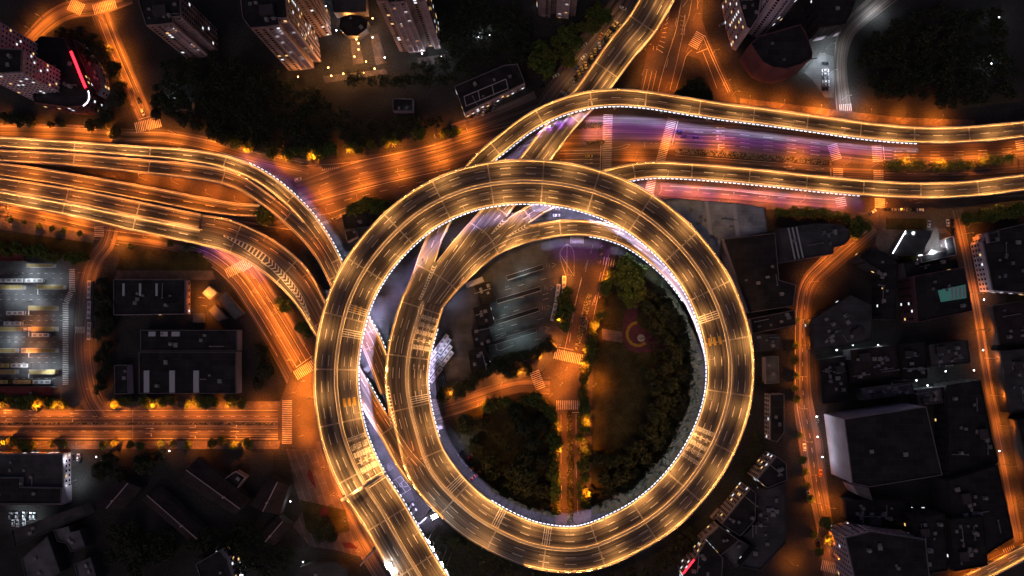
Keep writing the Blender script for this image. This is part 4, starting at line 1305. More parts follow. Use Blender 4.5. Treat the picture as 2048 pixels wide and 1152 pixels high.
flood(777, 1131, 46, 'blinding white floodlight on a mast at the bottom left of the deck', 5000)
flood(788, 1143, 46, 'smaller floodlight just right of the blinding one at the deck bottom', 1500)
flood(869, 1033, 28, 'bright floodlight between the ring deck and the lower loop at the bottom', 6000)
for i, (x, y) in enumerate(((853, 1085), (862, 1100), (869, 1116), (880, 1130), (888, 1145))):
    flood(x, y, 42, ORD[i] + ' white lamp from the top in the row right of the bottom deck', 1500)


# ------------------------------------------------------------------ buildings
def unit_win(w, h, m): 
    b = MB(); b.box(0, 0, 0, w, 0.16, h); return b.mesh('window', M[m])


WIN = {}
def win_mesh(w, h, m):
    k = (round(w, 1), round(h, 1), m)
    if k not in WIN: WIN[k] = unit_win(k[0], k[1], m)
    return WIN[k]


brand = random.Random(11)


def inset(pts, d):
    """shrink a ccw outline by d metres"""
    n = len(pts); out = []
    for i in range(n):
        a, b, c = Vector(pts[i - 1][:2]), Vector(pts[i][:2]), Vector(pts[(i + 1) % n][:2])
        u, v = (b - a).normalized(), (c - b).normalized()
        nu, nv = Vector((-u.y, u.x)), Vector((-v.y, v.x))
        k = nu + nv
        k = k / max(k.dot(k) / 2, 0.15)
        out.append(b + k * d)
    return out


def building(label, h, px, wall='wall_g', roof='roof_d', win=None, lit=0.12, name='building', cat='building', units=6, parapet=0.9, floor=3.3, stair=0, skylights=(), wsize=(1.5, 1.5), maxw=100, base=0.0):
    """px: the roof's outline in the photograph (unprojected at the roof's own height); walls drop straight to the ground"""
    pts = world_poly(px, h)
    cx = sum(p.x for p in pts) / len(pts); cy = sum(p.y for p in pts) / len(pts)
    e = empty(name, (cx, cy, 0))
    tag(e, label, cat)
    o2 = [(p.x, p.y) for p in pts]
    wb = MB(); wb.prism(o2, base, h, top=False); wb.build('wall', M[wall], e)
    inn = inset(o2, 0.35)
    rf = MB(); rf.poly([(p.x, p.y, h - 0.02) for p in inn]); roof_o = rf.build('roof', M[roof], e)
    pb = MB(); n = len(o2)
    for i in range(n):
        j = (i + 1) % n
        a, b, c, d = Vector((*o2[i], 0)), Vector((*o2[j], 0)), Vector((*inn[j], 0)), Vector((*inn[i], 0))
        up, lo = Vector((0, 0, h + parapet)), Vector((0, 0, h - 0.05))
        pb.quad(a + lo, b + lo, b + up, a + up); pb.quad(a + up, b + up, c + up, d + up); pb.quad(d + up, c + up, c + lo, d + lo)
    pb.build('parapet', M[roof if wall in ('wall_d', 'wall_g') else ('wall_g' if wall == 'wall_w' else wall)], e)
    # rooftop machinery
    xs = [p[0] for p in o2]; ys = [p[1] for p in o2]
    lx, ly = max(xs) - min(xs), max(ys) - min(ys)
    e0 = max(range(n), key=lambda i: (Vector(o2[(i + 1) % n]) - Vector(o2[i])).length)
    ra = math.atan2(o2[(e0 + 1) % n][1] - o2[e0][1], o2[(e0 + 1) % n][0] - o2[e0][0])
    for k in range(units):
        t = brand.random(); i = brand.randrange(n)
        q = Vector((cx, cy)).lerp(Vector(o2[i]).lerp(Vector(o2[(i + 1) % n]), t), brand.uniform(0.15, 0.72))
        u = MB(); s = brand.uniform(1.2, 2.6); u.box(q.x, q.y, h + 0.55, s, s * brand.uniform(.6, 1.2), 1.1, ra); u.cyl(q.x, q.y, h + 1.1, h + 1.3, s * .35, s * .35, 10)
        u.build('roof_unit', M['concrete'] if brand.random() < .5 else M['steel'], e)
    for k in range(units // 3):
        i = brand.randrange(n)
        q = Vector((cx, cy)).lerp(Vector(o2[i]), brand.uniform(.2, .65)); L2 = brand.uniform(4, 11); a2 = ra + (0 if brand.random() < .6 else 1.571)
        u = MB(); u.box(q.x, q.y, h + .6, L2, .5, .45, a2); u.box(q.x + math.cos(a2) * L2 / 2, q.y + math.sin(a2) * L2 / 2, h + .5, .9, .9, 1.0, a2)
        for t in (-.4, 0, .4): u.box(q.x + math.cos(a2) * L2 * t, q.y + math.sin(a2) * L2 * t, h + .2, .2, .5, .4, a2)
        u.build('roof_duct', M['steel'], e)
        if k % 2 == 0:
            q = Vector((cx, cy)).lerp(Vector(o2[i - 1]), brand.uniform(.3, .7))
            u = MB(); u.cyl(q.x, q.y, h + .5, h + 2.4, 1.1, 1.1, 12); u.cyl(q.x, q.y, h + 2.4, h + 2.7, 1.1, .3, 12); u.box(q.x, q.y, h + .25, 2.2, 2.2, .5, ra); u.build('water_tank', M['concrete'], e)
    for k in range(stair):
        i = brand.randrange(n)
        q = Vector((cx, cy)).lerp(Vector(o2[i]), 0.45)
        u = MB(); u.box(q.x, q.y, h + 1.4, min(6, lx * .25), min(5, ly * .25), 2.8, ra); u.build('stairwell', M[wall], e)
    for a, b, w in skylights:
        A, B = P(*a, h), P(*b, h); d = (B - A); L = d.length; an = math.atan2(d.y, d.x)
        s = MB(); s.box((A.x + B.x) / 2, (A.y + B.y) / 2, h + 0.35, L, w, 0.7, an)
        s.build('skylight', M['skylight'], roof_o).data.transform(Matrix.Translation(-e.location))
    if win:
        ws = []
        for i in range(n):
            a, b = Vector(o2[i]), Vector(o2[(i + 1) % n])
            d = b - a; L = d.length
            if L < 4: continue
            d.normalize(); nn = Vector((d.y, -d.x))
            mid = (a + b) / 2
            vis = nn.dot(-mid)
            if vis <= 0: continue
            cols = max(1, int((L - 1) / win)); rows = max(1, int((h - base - 1) / floor))
            for r in range(rows):
                for c in range(cols):
                    p = a + d * (L * (c + 0.5) / cols) + nn * 0.03
                    ws.append((r, p, base + 1.8 + r * floor, math.atan2(d.y, d.x)))
        ws.sort(key=lambda t: -t[0])
        rest = {}
        for k, (r, p, z, an) in enumerate(ws):
            u = brand.random()
            m = 'win_dark' if u > lit else ('win_white' if u < lit * .6 else 'win_warm')
            if k < maxw:
                put(win_mesh(*wsize, m), 'window', e, (p.x - cx, p.y - cy, z), an)
            else:
                rest.setdefault(m, MB()).box(p.x, p.y, z, wsize[0], 0.16, wsize[1], an)
        for m, b in rest.items():
            b.build('windows', M[m], e)['kind'] = 'stuff'
    return e, o2


def lattice(e, a, b, z0, z1, cols, floor=3.1, depth=1.2, m='pink'):
    """projecting balcony frames on a tower wall between two ground points (xy)"""
    a, b = Vector(a), Vector(b); d = b - a; L = d.length; d.normalize(); nn = Vector((d.y, -d.x)); an = math.atan2(d.y, d.x)
    mb = MB()
    for k in range(cols + 1):
        p = a + d * (L * k / cols) + nn * depth / 2
        mb.box(p.x, p.y, (z0 + z1) / 2, 0.5, depth, z1 - z0, an)
    z = z0; mid = (a + b) / 2 + nn * depth / 2
    k = 0
    while z <= z1:
        mb.box(mid.x, mid.y, z, L - 0.5, depth - 0.1, 0.35, an); z += floor
    mb.build('balcony_frame', M[m], e)


def tower(label, h, px, fronts, wall='brick', lit=0.1, roofbox=True):
    e, o = building(label, h, px, wall, 'roof_d', 3.2, lit, 'apartment_tower', 'tower', units=4, floor=3.1, wsize=(1.6, 1.5), maxw=100)
    for (p, q, c) in fronts:
        a, b = P(*p, h), P(*q, h)
        mid = (a.xy + b.xy) / 2
        d = b.xy - a.xy
        if Vector((d.y, -d.x)).dot(-mid) < 0: a, b = b, a
        lattice(e, a.xy, b.xy, 4, h - 1, c)
    if roofbox:
        cx = e.location.x; cy = e.location.y
        u = MB(); u.box(cx, cy, h + 2, 8, 5.5, 4, 0.1); u.build('lift_house', M['wall_d'], e)
    return e


tower('tall brick apartment tower at the top, second from the left, with two balcony stacks', 70, [(486, 36), (501, 57), (533, 55), (560, 51), (558, 38), (576, 37), (572, 0), (566, -30), (478, -30)],
      [((535, 55), (559, 51.3), 2), ((560, 37.8), (575, 37), 1)])
tower('tall brick apartment tower at the top left with a dark flat roof and balcony stacks', 54, [(279, 7), (293, 52), (324, 50), (348, 47), (347, 35), (363, 33), (361, -14), (275, -14)],
      [((324, 50), (347.5, 47), 2), ((348, 35), (362, 33), 1)])
tower('wide brick apartment tower at the top centre with many lit balcony windows', 76, [(753, 3), (776, 3), (777, 7), (813, 3), (816, -8), (836, -9), (837, -2), (850, -4), (846, -60), (735, -60)],
      [((777, 7), (812, 3), 3), ((837, -2), (849, -4), 1)], lit=0.16)
tower('brick apartment tower cut by the top edge, just left of the diagonal elevated road', 72, [(1078, -76), (1088, -72), (1106, -70), (1108, -78), (1118, -80), (1120, -70), (1148, -66), (1150, -72), (1164, -74), (1166, -130), (1070, -130)],
      [((1120, -70), (1147, -66.2), 2)], lit=0.16)
tower('brick tower wing half hidden behind the second tower at the top left', 66, [(577, -14), (604, -20), (600, -70), (560, -70)], [], roofbox=False)

# top left hotel slabs over a red lit podium
building('white slab tower with small square windows at top left, in front of its twin', 54, [(47, 99), (44, 145), (-40, 150), (-36, 96)], 'wall_w', 'roof_d', 2.6, 0.12, 'slab_tower', 'tower', 3, 1.2, 3.2, wsize=(1.2, 1.3), maxw=100)
building('white slab tower in the top left corner, farther up than its twin', 54, [(-2, 42), (-6, 92), (-60, 92), (-58, 36)], 'wall_w', 'roof_d', 2.8, 0.12, 'slab_tower', 'tower', 3, 1.2, 3.2, wsize=(1.2, 1.3), maxw=100)
pod, po = building('curved podium building with a long red neon strip, beside the white slab towers', 17, [(84, 74), (129, 76), (140, 100), (157, 140), (172, 176), (178, 190), (176, 203), (166, 212), (140, 215), (70, 206), (60, 150), (66, 90)], 'wall_m', 'roof_d', 4.0, 0.25,
                   'podium_building', 'building', 6, 1.2, 4.0, maxw=100)
def neon(parent, pts, z, m, w=0.5, name='neon_strip', hgt=0.5):
    pth = Path([(x, y, z, 1) for x, y in pts], 2.0, 6); mb = MB(); prev = None
    for c, n in zip(pth.c, pth.n):
        s = [(-w / 2, 0), (-w / 2, hgt), (w / 2, hgt), (w / 2, 0)]
        r = [tuple(c + n * a + Vector((0, 0, b))) for a, b in s]
        if prev:
            for j in range(3): mb.quad(prev[j], prev[j + 1], r[j + 1], r[j])
        prev = r
    mb.build(name, M[m], parent)


neon(pod, [(142, 103), (152, 127), (163, 155), (172, 176)], 18.3, 'red_neon', 1.5)
neon(pod, [(177, 182), (179, 195), (175, 205), (167, 212)], 18.3, 'white_neon', 0.5)
building('low white annex with lit windows behind the red neon podium', 9, [(146, 78), (158, 84), (186, 118), (200, 140), (206, 176), (196, 190), (176, 150)], 'wall_w', 'roof_g', 3.5, 0.3, units=4)

# top centre
b_, _ = building('low flat hall above the ring with a pale frame on its roof', 10, [(909, 173), (1008, 131), (1035, 128), (1050, 166), (929, 227)], 'wall_w', 'roof_d', 3.5, 0.3, 'flat_hall', 'building', 3)
for q in (((928, 193), (1012, 158)), ((932, 212), (1016, 177)), ((928, 193), (932, 212)), ((1012, 158), (1016, 177)), ((956, 181), (960, 200)), ((984, 170), (988, 189))):
    A, B = P(*q[0], 12), P(*q[1], 12); m_ = MB(); m_.tube(A, B, 0.25, 0.25, 5)
    for r_ in (A, B): m_.tube((r_.x, r_.y, 10), r_, .15, .15, 5)
    m_.build('roof_frame_bar', M['banner'], b_)
building('small dark hut with a bright white wall light in the wood above the avenue', 5, [(786, 197), (826, 198), (826, 222), (786, 222)], 'wall_w', 'roof_d', None, 0, 'hut', units=1)
building('tiny flat hut with a lit edge in the dark trees at upper left', 4, [(362, 201), (384, 203), (382, 220), (360, 218)], 'wall_w', 'roof_d', None, 0, 'hut', units=1)
building('dark octagonal garden pavilion between the two brick towers', 7, [(682, 36), (700, 30), (722, 32), (736, 42), (734, 58), (716, 72), (694, 72), (680, 58)], 'wall_d', 'roof_d', None, 0, 'pavilion', units=2)
for i, (a, b, c, d) in enumerate((((660, -20), (730, -20), (733, 24), (668, 26)), ((945, 66), (968, 66), (968, 92), (946, 92)), ((966, 72), (984, 72), (984, 88), (966, 88)))):
    building(('low dark block at the top edge above the garden pavilion', 'left of two small pale sheds in the dark grounds at the top', 'right of two small pale sheds in the dark grounds at the top')[i], (8, 4, 4)[i], [a, b, c, d], 'wall_g', ('roof_g', 'roof_l', 'roof_l')[i], None, 0, units=1)

# top right
building('huge dark curved department store roof at upper right with a maroon wall', 26, [(1500, 88), (1516, 74), (1600, 50), (1612, 70), (1624, 108), (1622, 118), (1600, 130), (1570, 139), (1545, 136), (1525, 126), (1512, 108)], 'wall_m', 'roof_d', None, 0, 'department_store', 'building', 2, 1.5, 4.5, maxw=60)
building('stepped beige building with golden light lines on its side at top right', 34, [(1470, -40), (1530, -40), (1520, 6), (1516, 36), (1500, 60), (1492, 56), (1478, 10)], 'pink', 'roof_d', 4, 0.45, 'stepped_building', 'building', 3, 1.2, 4.0, maxw=100)
building('round ended white lattice tower at the top right edge', 60, [(1548, -32), (1556, -14), (1572, -6), (1590, -10), (1620, -34), (1620, -80), (1550, -80)], 'wall_w', 'roof_d', 2.6, 0.05, 'lattice_tower', 'tower', 1, 1.0, 3.4, wsize=(1.5, 2.0), maxw=100)
building('dark glass block right of the lattice tower at the top', 22, [(1632, -40), (1724, -40), (1700, 30), (1690, 48), (1640, 56)], 'wall_d', 'roof_d', 5, 0.06, units=2, maxw=60)
building('small grey entrance canopy building by the lit lane at upper right', 6, [(1630, 62), (1680, 48), (1682, 64), (1632, 76)], 'wall_w', 'roof_l', None, 0, units=1)

# left: depot roofs, halls, sheds
building('dark red roofed shed at the upper left corner of the bus depot', 5, [(-30, 504), (48, 504), (50, 522), (-30, 522)], 'wall_d', 'roof_r', None, 0, 'shed', 'shed', 0)
building('long dark red roofed canopy along the bottom of the bus depot', 5, [(-30, 773), (98, 773), (107, 776), (107, 790), (-30, 790)], 'wall_g', 'roof_r', None, 0, 'shed', 'shed', 1)
building('dark flat hall with three narrow skylights below the small lawn at left', 7, [(228, 559), (371, 559), (371, 628), (228, 630)], 'wall_w', 'roof_d', 4, 0.1, 'flat_hall', 'building', 5, skylights=(((248, 567), (248, 592), 1.4), ((281, 567), (281, 592), 1.4), ((314, 567), (314, 592), 1.4)))
building('upper part of the big black warehouse at left with three roof openings', 8, [(282, 660), (475, 660), (475, 701), (282, 701)], 'wall_w', 'roof_d', None, 0, 'warehouse', 'warehouse', 4, skylights=(((298, 668), (312, 668), 3), ((322, 668), (336, 668), 3), ((344, 668), (360, 668), 3)))
building('lower part of the big black warehouse at left with tall roof slots', 9, [(279, 703.5), (473, 703.5), (473, 787), (279, 787)], 'wall_w', 'roof_d', None, 0, 'warehouse', 'warehouse', 3, skylights=(((294, 741), (294, 785), 3.5), ((345, 741), (345, 785), 3.5), ((393, 741), (393, 785), 3.5)))
building('narrow dark annex left of the black warehouse', 6, [(230, 730), (256, 730), (258, 788), (230, 788)], 'wall_w', 'roof_d', None, 0, units=2)
for i, (q, rf_) in enumerate((([(405, 586), (418, 572), (435, 586), (419, 599)], 'roof_b'), ([(436, 598), (450, 584), (486, 626), (468, 638)], 'roof_l'), ([(417, 621), (430, 609), (454, 635), (436, 642)], 'roof_l'), ([(386, 626), (406, 626), (406, 645), (386, 645)], 'roof_l'))):
    building(('blue roofed square shed beside the amber yard lamp', 'long grey ribbed shed by the diagonal road', 'short grey ribbed shed left of the long one', 'pale square shed at the corner of the dark hall')[i], 4, q, 'wall_g', rf_, None, 0, 'shed', 'shed', 0, 0.2)
building('long white building at the left edge below the avenue with a dark roof', 8, [(-30, 907), (127, 908), (127, 1009), (-30, 1010)], 'wall_w', 'roof_g', 3, 0.25, units=5, maxw=60)
building('taller white edged roof block on top of the long white building', 10.5, [(-30, 955), (42, 955), (42, 974), (124, 976), (124, 1007), (-30, 1007)], 'wall_w', 'roof_d', None, 0, units=2)
building('slanting dark grey roof below the white building at bottom left', 9, [(24, 1060), (165, 1010), (174, 1030), (30, 1092)], 'wall_g', 'roof_g', None, 0, units=2)
for i, q in enumerate(([(44, 1118), (96, 1072), (122, 1144), (60, 1190)], [(108, 1060), (138, 1052), (142, 1064), (160, 1060), (172, 1094), (144, 1104), (134, 1086), (116, 1082)], [(150, 1128), (182, 1114), (196, 1160), (160, 1170)])):
    building(('pale grey roof at the bottom left corner', 'pale stepped roof among dark blocks at bottom left', 'small pale roof at the bottom edge at left')[i], 10, q, 'wall_d', 'roof_l', None, 0, units=2)
building('white building with a gridded front at the bottom edge left of the deck', 16, [(392, 1128), (440, 1100), (456, 1118), (470, 1170), (410, 1180)], 'wall_w', 'roof_d', 2.4, 0.2, units=2, wsize=(1.4, 2.0))


def gable(label, h, rise, px, roof='roof_t', wall='wall_d', name='gabled_house'):
    """px: four corners; the ridge runs along the longer sides"""
    p = world_poly(px, h)
    if (p[1] - p[0]).length < (p[2] - p[1]).length: p = p[1:] + p[:1]
    c = (p[0] + p[1] + p[2] + p[3]) / 4
    e = empty(name, (c.x, c.y, 0)); tag(e, label, 'house')
    wb = MB(); wb.prism([(q.x, q.y) for q in p], 0, h, top=False)
    r0, r1 = (p[3] + p[0]) / 2 + Vector((0, 0, rise)), (p[1] + p[2]) / 2 + Vector((0, 0, rise))
    wb.poly([p[1], p[2], r1]); wb.poly([p[3], p[0], r0]); wb.build('wall', M[wall], e)
    rb = MB()
    def out(v, k): return v + (v - c).normalized() * 0
    u = Vector((0, 0, 0.08))
    rb.quad(p[0] + u, p[1] + u, r1 + u, r0 + u); rb.quad(p[2] + u, p[3] + u, r0 + u, r1 + u); ro = rb.build('roof', M[roof], e)
    rr = MB(); rr.tube(r0 + u, r1 + u, 0.3, 0.3, 6); rd = rr.build('ridge_cap', M['pink'], ro); rd.data.transform(Matrix.Translation(-e.location))
    ch = MB(); q = r0.lerp(r1, 0.3); ch.box(q.x, q.y, q.z + .4, 1.2, 1.0, 2.4, .5); cm_ = ch.build('chimney', M['pink'], ro); cm_.data.transform(Matrix.Translation(-e.location))


gable('long old tiled house in the dark grounds, leftmost of the row', 7, 3.5, [(192, 1010), (240, 952), (284, 976), (246, 1018)])
gable('long old tiled house running down to the right in the dark grounds', 7, 3.5, [(284, 1000), (314, 976), (412, 1062), (386, 1088)])
gable('broad old tiled house with pale dormer strips near the avenue', 8, 4, [(360, 962), (396, 914), (500, 1000), (470, 1030)])
gable('old tiled house with a pale ridge left of the paved plaza', 8, 4, [(500, 1010), (540, 952), (578, 972), (560, 1030)])
gable('old tiled house at the foot of the dark grounds', 7, 3.5, [(520, 1070), (556, 1030), (582, 1050), (548, 1092)])
building('small pale flat roofed kiosk among the tiled houses', 6, [(448, 958), (472, 942), (492, 954), (474, 978)], 'pink', 'roof_d', None, 0, 'kiosk', units=1)
for q, lab in (((560, 1060, 584, 1030), 'white roof ridge'),): pass

# centre: bus station
hall = None
for i, q in enumerate(([(949, 572), (980, 563), (992, 602), (962, 612)], [(946, 616), (978, 606), (989, 646), (956, 656)], [(942, 659), (976, 649), (985, 688), (950, 698)], [(936, 702), (970, 692), (981, 733), (942, 741)])):
    building('dark flat roof section of the stepped bus station hall, ' + ('topmost', 'second from the top', 'third from the top', 'lowest')[i], 9, q, 'wall_d', 'roof_d', 5, 0.15, 'station_hall', 'building', 3, 0.5)
def canopy(label, a, b, wpx, h=4.5, m='roof_d', posts=5, name='platform_canopy', cat='canopy'):
    A, B = P(*a, h), P(*b, h); d = B - A; L = d.length; an = math.atan2(d.y, d.x); c = (A + B) / 2; w = wpx * .315
    e = empty(name, (c.x, c.y, 0)); tag(e, label, cat)
    rb = MB(); rb.box(c.x, c.y, h, L, w, 0.3, an); rb.build('roof', M[m], e)
    eb = MB()
    nn = Vector((-d.y, d.x, 0)).normalized()
    for s in (-1, 1):
        q = c + nn * (s * (w / 2 + 0.08)); eb.box(q.x, q.y, h + 0.1, L, 0.14, 0.4, an)
    eb.build('roof_edge', M['banner'], e)
    for k in range(posts):
        q = A + d * ((k + .5) / posts); p_ = MB(); p_.cyl(q.x, q.y, 0, h - .15, .15, .15, 6); p_.build('post', M['steel'], e)
    pl = MB(); pl.box(c.x, c.y, 0.10, L * 1.02, w * 1.15, 0.2, an); pl.build('platform', M['kerb'], e)
for i, (a, b) in enumerate((((1014, 556), (1086, 533)), ((994, 603), (1081, 577)), ((992, 645), (1077, 618)), ((986, 686), (1072, 660)))):
    canopy('long black platform canopy in the bus station inside the ring, ' + ('topmost', 'second from the top', 'third from the top', 'lowest')[i], a, b, 8)
canopy('pale arched entrance canopy at the upper left corner of the station yard', (932, 571), (966, 558), 9, m='banner', posts=2)
for i, (x0, x1, y, wp) in enumerate(((-20, 44, 574, 8), (73, 125, 574, 8), (57, 110, 616, 8), (-20, 43, 658, 8), (62, 110, 658, 8), (-20, 30, 701, 8), (57, 110, 701, 8), (-20, 30, 744, 8), (58, 110, 744, 8), (53, 105, 531, 6))):
    canopy(('left striped yellow bus shelter in the top shelter row of the depot', 'right striped yellow bus shelter in the top shelter row of the depot', 'striped bus shelter alone in the second row of the depot', 'left striped bus shelter in the third row of the depot',
            'right striped bus shelter in the third row, lit orange', 'left striped bus shelter in the fourth row beside the orange kiosk', 'right striped bus shelter in the fourth row beside the orange kiosk', 'left striped bus shelter in the lowest row of the depot',
            'right striped bus shelter in the lowest row of the depot', 'grey bus shelter under the trees at the top of the depot')[i], (x0, y), (x1, y), wp, 4.0, 'canopy_y', 5, 'bus_shelter', 'bus shelter')
building('small orange lit kiosk between two shelters of the depot', 3.5, [(44, 696), (56, 696), (56, 706), (44, 706)], 'pink', 'canopy_y', None, 0, 'kiosk', units=1)
building('small pale kiosk between two shelters of the depot', 3.5, [(44, 654), (56, 654), (56, 662), (44, 662)], 'wall_w', 'roof_l', None, 0, 'kiosk', units=1)

# near the ring
building('blue grey factory roof with two glazed strips right of the ring top', 13, [(1325, 399), (1344, 396), (1494, 409), (1528, 415), (1535, 464), (1442, 481), (1440, 520), (1400, 520), (1345, 450)], 'wall_w', 'roof_b', None, 0, 'factory_hall', 'factory', 9,
         skylights=(((1412, 402), (1424, 490), 2.2), ((1467, 407), (1476, 474), 2.2)))
building('big black flat roof beside the right flank of the ring', 18, [(1447, 478), (1550, 466), (1558, 560), (1592, 570), (1586, 612), (1497, 626), (1474, 560)], 'wall_w', 'roof_d', None, 0, units=4, parapet=0.5)
building('low dark wing with a white edge below the big black roof', 8, [(1500, 638), (1590, 620), (1592, 650), (1504, 668)], 'wall_w', 'roof_d', None, 0, units=5)
building('round ended hall with striped roof lights, upper right of the black roof', 14, [(1556, 458), (1630, 447), (1662, 448), (1684, 450), (1699, 464), (1698, 480), (1686, 490), (1666, 494), (1667, 507), (1566, 524)], 'wall_g', 'roof_g', None, 0, 'assembly_hall', 'building', 6,
         skylights=(((1576, 455), (1590, 520), .8), ((1584, 454), (1598, 518), .8), ((1592, 453), (1606, 517), .8)))
building('small white roofed block right of the ring, upper one of two', 8, [(1531, 714), (1557, 712), (1558, 766), (1532, 768)], 'wall_w', 'roof_l', None, 0, units=2)
building('narrow white walled block right of the ring, lower one of two', 12, [(1540, 789), (1568, 788), (1568, 865), (1554, 884), (1540, 880)], 'wall_w', 'roof_d', 2.6, 0.05, units=2)
building('low grey roof with a dark lane between the ring and the curving road', 5, [(1505, 668), (1560, 668), (1562, 700), (1508, 704)], 'wall_g', 'roof_g', None, 0, units=3)
w_, wo = building('slanted black canopy building with bright white edges at right', 9, [(1812, 461), (1866, 461), (1843, 511), (1784, 509)], 'wall_g', 'roof_g', None, 0, 'wedge_building', 'building', 0, 0.3)
neon(w_, [(1811, 462), (1798, 485), (1785, 507)], 9.4, 'white_neon', 0.5, 'edge_light_tube'); neon(w_, [(1844, 510), (1838, 511), (1836, 511)], 9.4, 'white_neon', 0.5, 'edge_light_tube')
building('low dark L shaped shop right of the slanted canopy building', 6, [(1888, 478), (1906, 472), (1913, 510), (1842, 526), (1840, 512), (1892, 500)], 'pink', 'roof_d', 4, 0.3, units=3)
building('dark corner block with a pink parapet below the slanted canopy', 12, [(1808, 526), (1834, 520), (1838, 532), (1912, 518), (1916, 536), (1812, 556)], 'wall_g', 'roof_d', None, 0, units=3)
c_, co = building('large black courtyard block with a teal lit glass court at right', 20, [(1826, 552), (1928, 534), (1944, 622), (1834, 645)], 'wall_m', 'roof_d', 4, 0.15, 'courtyard_block', 'building', 4)
A = [P(x, y, 20.3) for x, y in ((1876, 581), (1930, 569), (1932, 596), (1882, 604))]
m_ = MB(); m_.prism([(p.x, p.y) for p in ccw(A)], 20.0, 21.0); m_.build('glass_court', M['teal_neon'], c_)
for k in range(4):
    a, b = P(1904 + 8 * k, 575 - k, 21.4), P(1905 + 8 * k, 600 - 2 * k, 21.4); m_ = MB(); m_.tube(a, b, .6, .6, 6); m_.build('court_light', M['banner'], c_)
building('bent dark apartment row right of the curving road', 18, [(1718, 514), (1742, 494), (1770, 506), (1796, 528), (1790, 640), (1768, 637), (1770, 548), (1748, 534)], 'wall_d', 'roof_d', 5, 0.05, units=8)
building('white fronted tall block at the right edge with many air conditioners', 13, [(1964, 484), (1976, 464), (2100, 436), (2100, 590), (1984, 581)], 'wall_w', 'roof_d', 2.8, 0.08, units=8)
building('white corner stair tower on the tall block at the right edge', 16, [(1974, 468), (1996, 462), (1998, 482), (1978, 486)], 'wall_w', 'roof_d', None, 0, 'stair_tower', units=1)
b2, bo = building('big black roofed hall with pale lit walls right of the curving road', 32, [(1688, 838), (1852, 813), (1884, 950), (1738, 974), (1704, 966)], 'wall_w', 'roof_d', None, 0, 'concert_hall', 'building', 2, 0.6)
building('low striped annex at the bottom left foot of the black roofed hall', 16, [(1706, 972), (1736, 976), (1744, 1000), (1716, 990)], 'wall_w', 'roof_l', None, 0, units=0)
building('white fronted apartment block at the bottom right of the curving road', 28, [(1690, 1075), (1740, 1062), (1850, 1078), (1862, 1190), (1716, 1190)], 'wall_w', 'roof_d', 3, 0.03, units=4)
for i, (h, q, kw) in enumerate(((24, [(1898, 1040), (1966, 1032), (1974, 1130), (1908, 1142)], {}), (24, [(1828, 1034), (1888, 1028), (1894, 1140), (1836, 1150)], {}), (20, [(1894, 962), (1994, 930), (2026, 1074), (1968, 1110), (1966, 1030), (1898, 1036)], {}),
                    (10, [(1722, 776), (1822, 763), (1828, 786), (1726, 800)], dict(roof='roof_l')), (12, [(1700, 700), (1790, 690), (1800, 752), (1706, 764)], dict(roof='roof_t')), (14, [(1624, 640), (1700, 590), (1742, 610), (1744, 680), (1690, 694), (1628, 700)], dict(roof='roof_g')),
                    (11, [(1856, 690), (1934, 680), (1940, 726), (1862, 734)], dict(roof='roof_g')), (13, [(1800, 690), (1850, 684), (1854, 756), (1806, 760)], {}), (10, [(1832, 780), (1880, 774), (1884, 806), (1836, 810)], dict(roof='roof_l')),
                    (15, [(1892, 770), (1960, 760), (1984, 880), (1996, 925), (1896, 952)], {}), (10, [(2034, 840), (2110, 824), (2110, 1000), (2068, 1010)], {}), (10, [(2000, 702), (2110, 692), (2110, 812), (2020, 826)], dict(roof='roof_g')),
                    (10, [(1984, 612), (2110, 592), (2110, 682), (1998, 690)], dict(roof='roof_t')), (9, [(1640, 720), (1690, 712), (1696, 800), (1644, 808)], {}), (10, [(1690, 1000), (1820, 1004), (1826, 1050), (1740, 1056), (1694, 1040)], {}))):
    building(('dark tower block at the lower right, right one of a pair', 'dark tower block at the lower right, left one of a pair', 'vast plain black roof above the corner expressway', 'long pale grey roof just above the black roofed hall',
              'dark roof cluster left of the pale grey roof strip', 'dark stepped roofs inside the bend of the curving road', 'grey roof beside the small green lit yard at right', 'narrow dark block left of the green lit yard', 'small pale roof right of the long grey roof',
              'tall dark block between the black roofed hall and the alley', 'dark roof right of the alley near the lower right edge', 'dark roof right of the alley at mid height of the right edge', 'dark roof at the right edge below the tall white block',
              'dark low roof beside the curving road, left of the roof cluster', 'flat dark roof below the black roofed hall')[i], h, q, kw.get('wall', 'wall_d'), kw.get('roof', 'roof_d'), 4.5 if i in (0, 1, 5, 9) else None, 0.06, units=11, stair=1, maxw=60)

# slanted complex below the ring on the right
building('upper purple lit office front with a white light row, below the ring at right', 22, [(1514, 958), (1553, 912), (1572, 926), (1574, 960), (1534, 976)], 'wall_w', 'roof_d', 2.6, 0.3, 'office_block', 'building', 3)
building('long purple lit office block set diagonally below the ring at right', 22, [(1443, 1048), (1500, 976), (1512, 986), (1510, 1040), (1480, 1072)], 'wall_w', 'roof_d', 2.6, 0.12, 'office_block', 'building', 3)
building('low dark middle hall of the diagonal office complex', 14, [(1404, 1082), (1438, 1052), (1478, 1080), (1440, 1112)], 'wall_w', 'roof_d', 2.6, 0.08, 'office_block', 'building', 2)
r_, _ = building('red neon edged office block at the foot of the diagonal complex', 18, [(1366, 1148), (1390, 1118), (1412, 1080), (1446, 1116), (1440, 1190), (1372, 1190)], 'wall_w', 'roof_d', 2.6, 0.3, 'office_block', 'building', 4)
neon(r_, [(1366, 1147), (1378, 1132), (1388, 1119)], 18.9, 'red_neon', .9)
building('grey glass atrium roof inside the diagonal office complex', 12, [(1444, 1102), (1478, 1078), (1506, 1094), (1472, 1134)], 'wall_g', 'roof_l', None, 0, 'atrium', units=1)
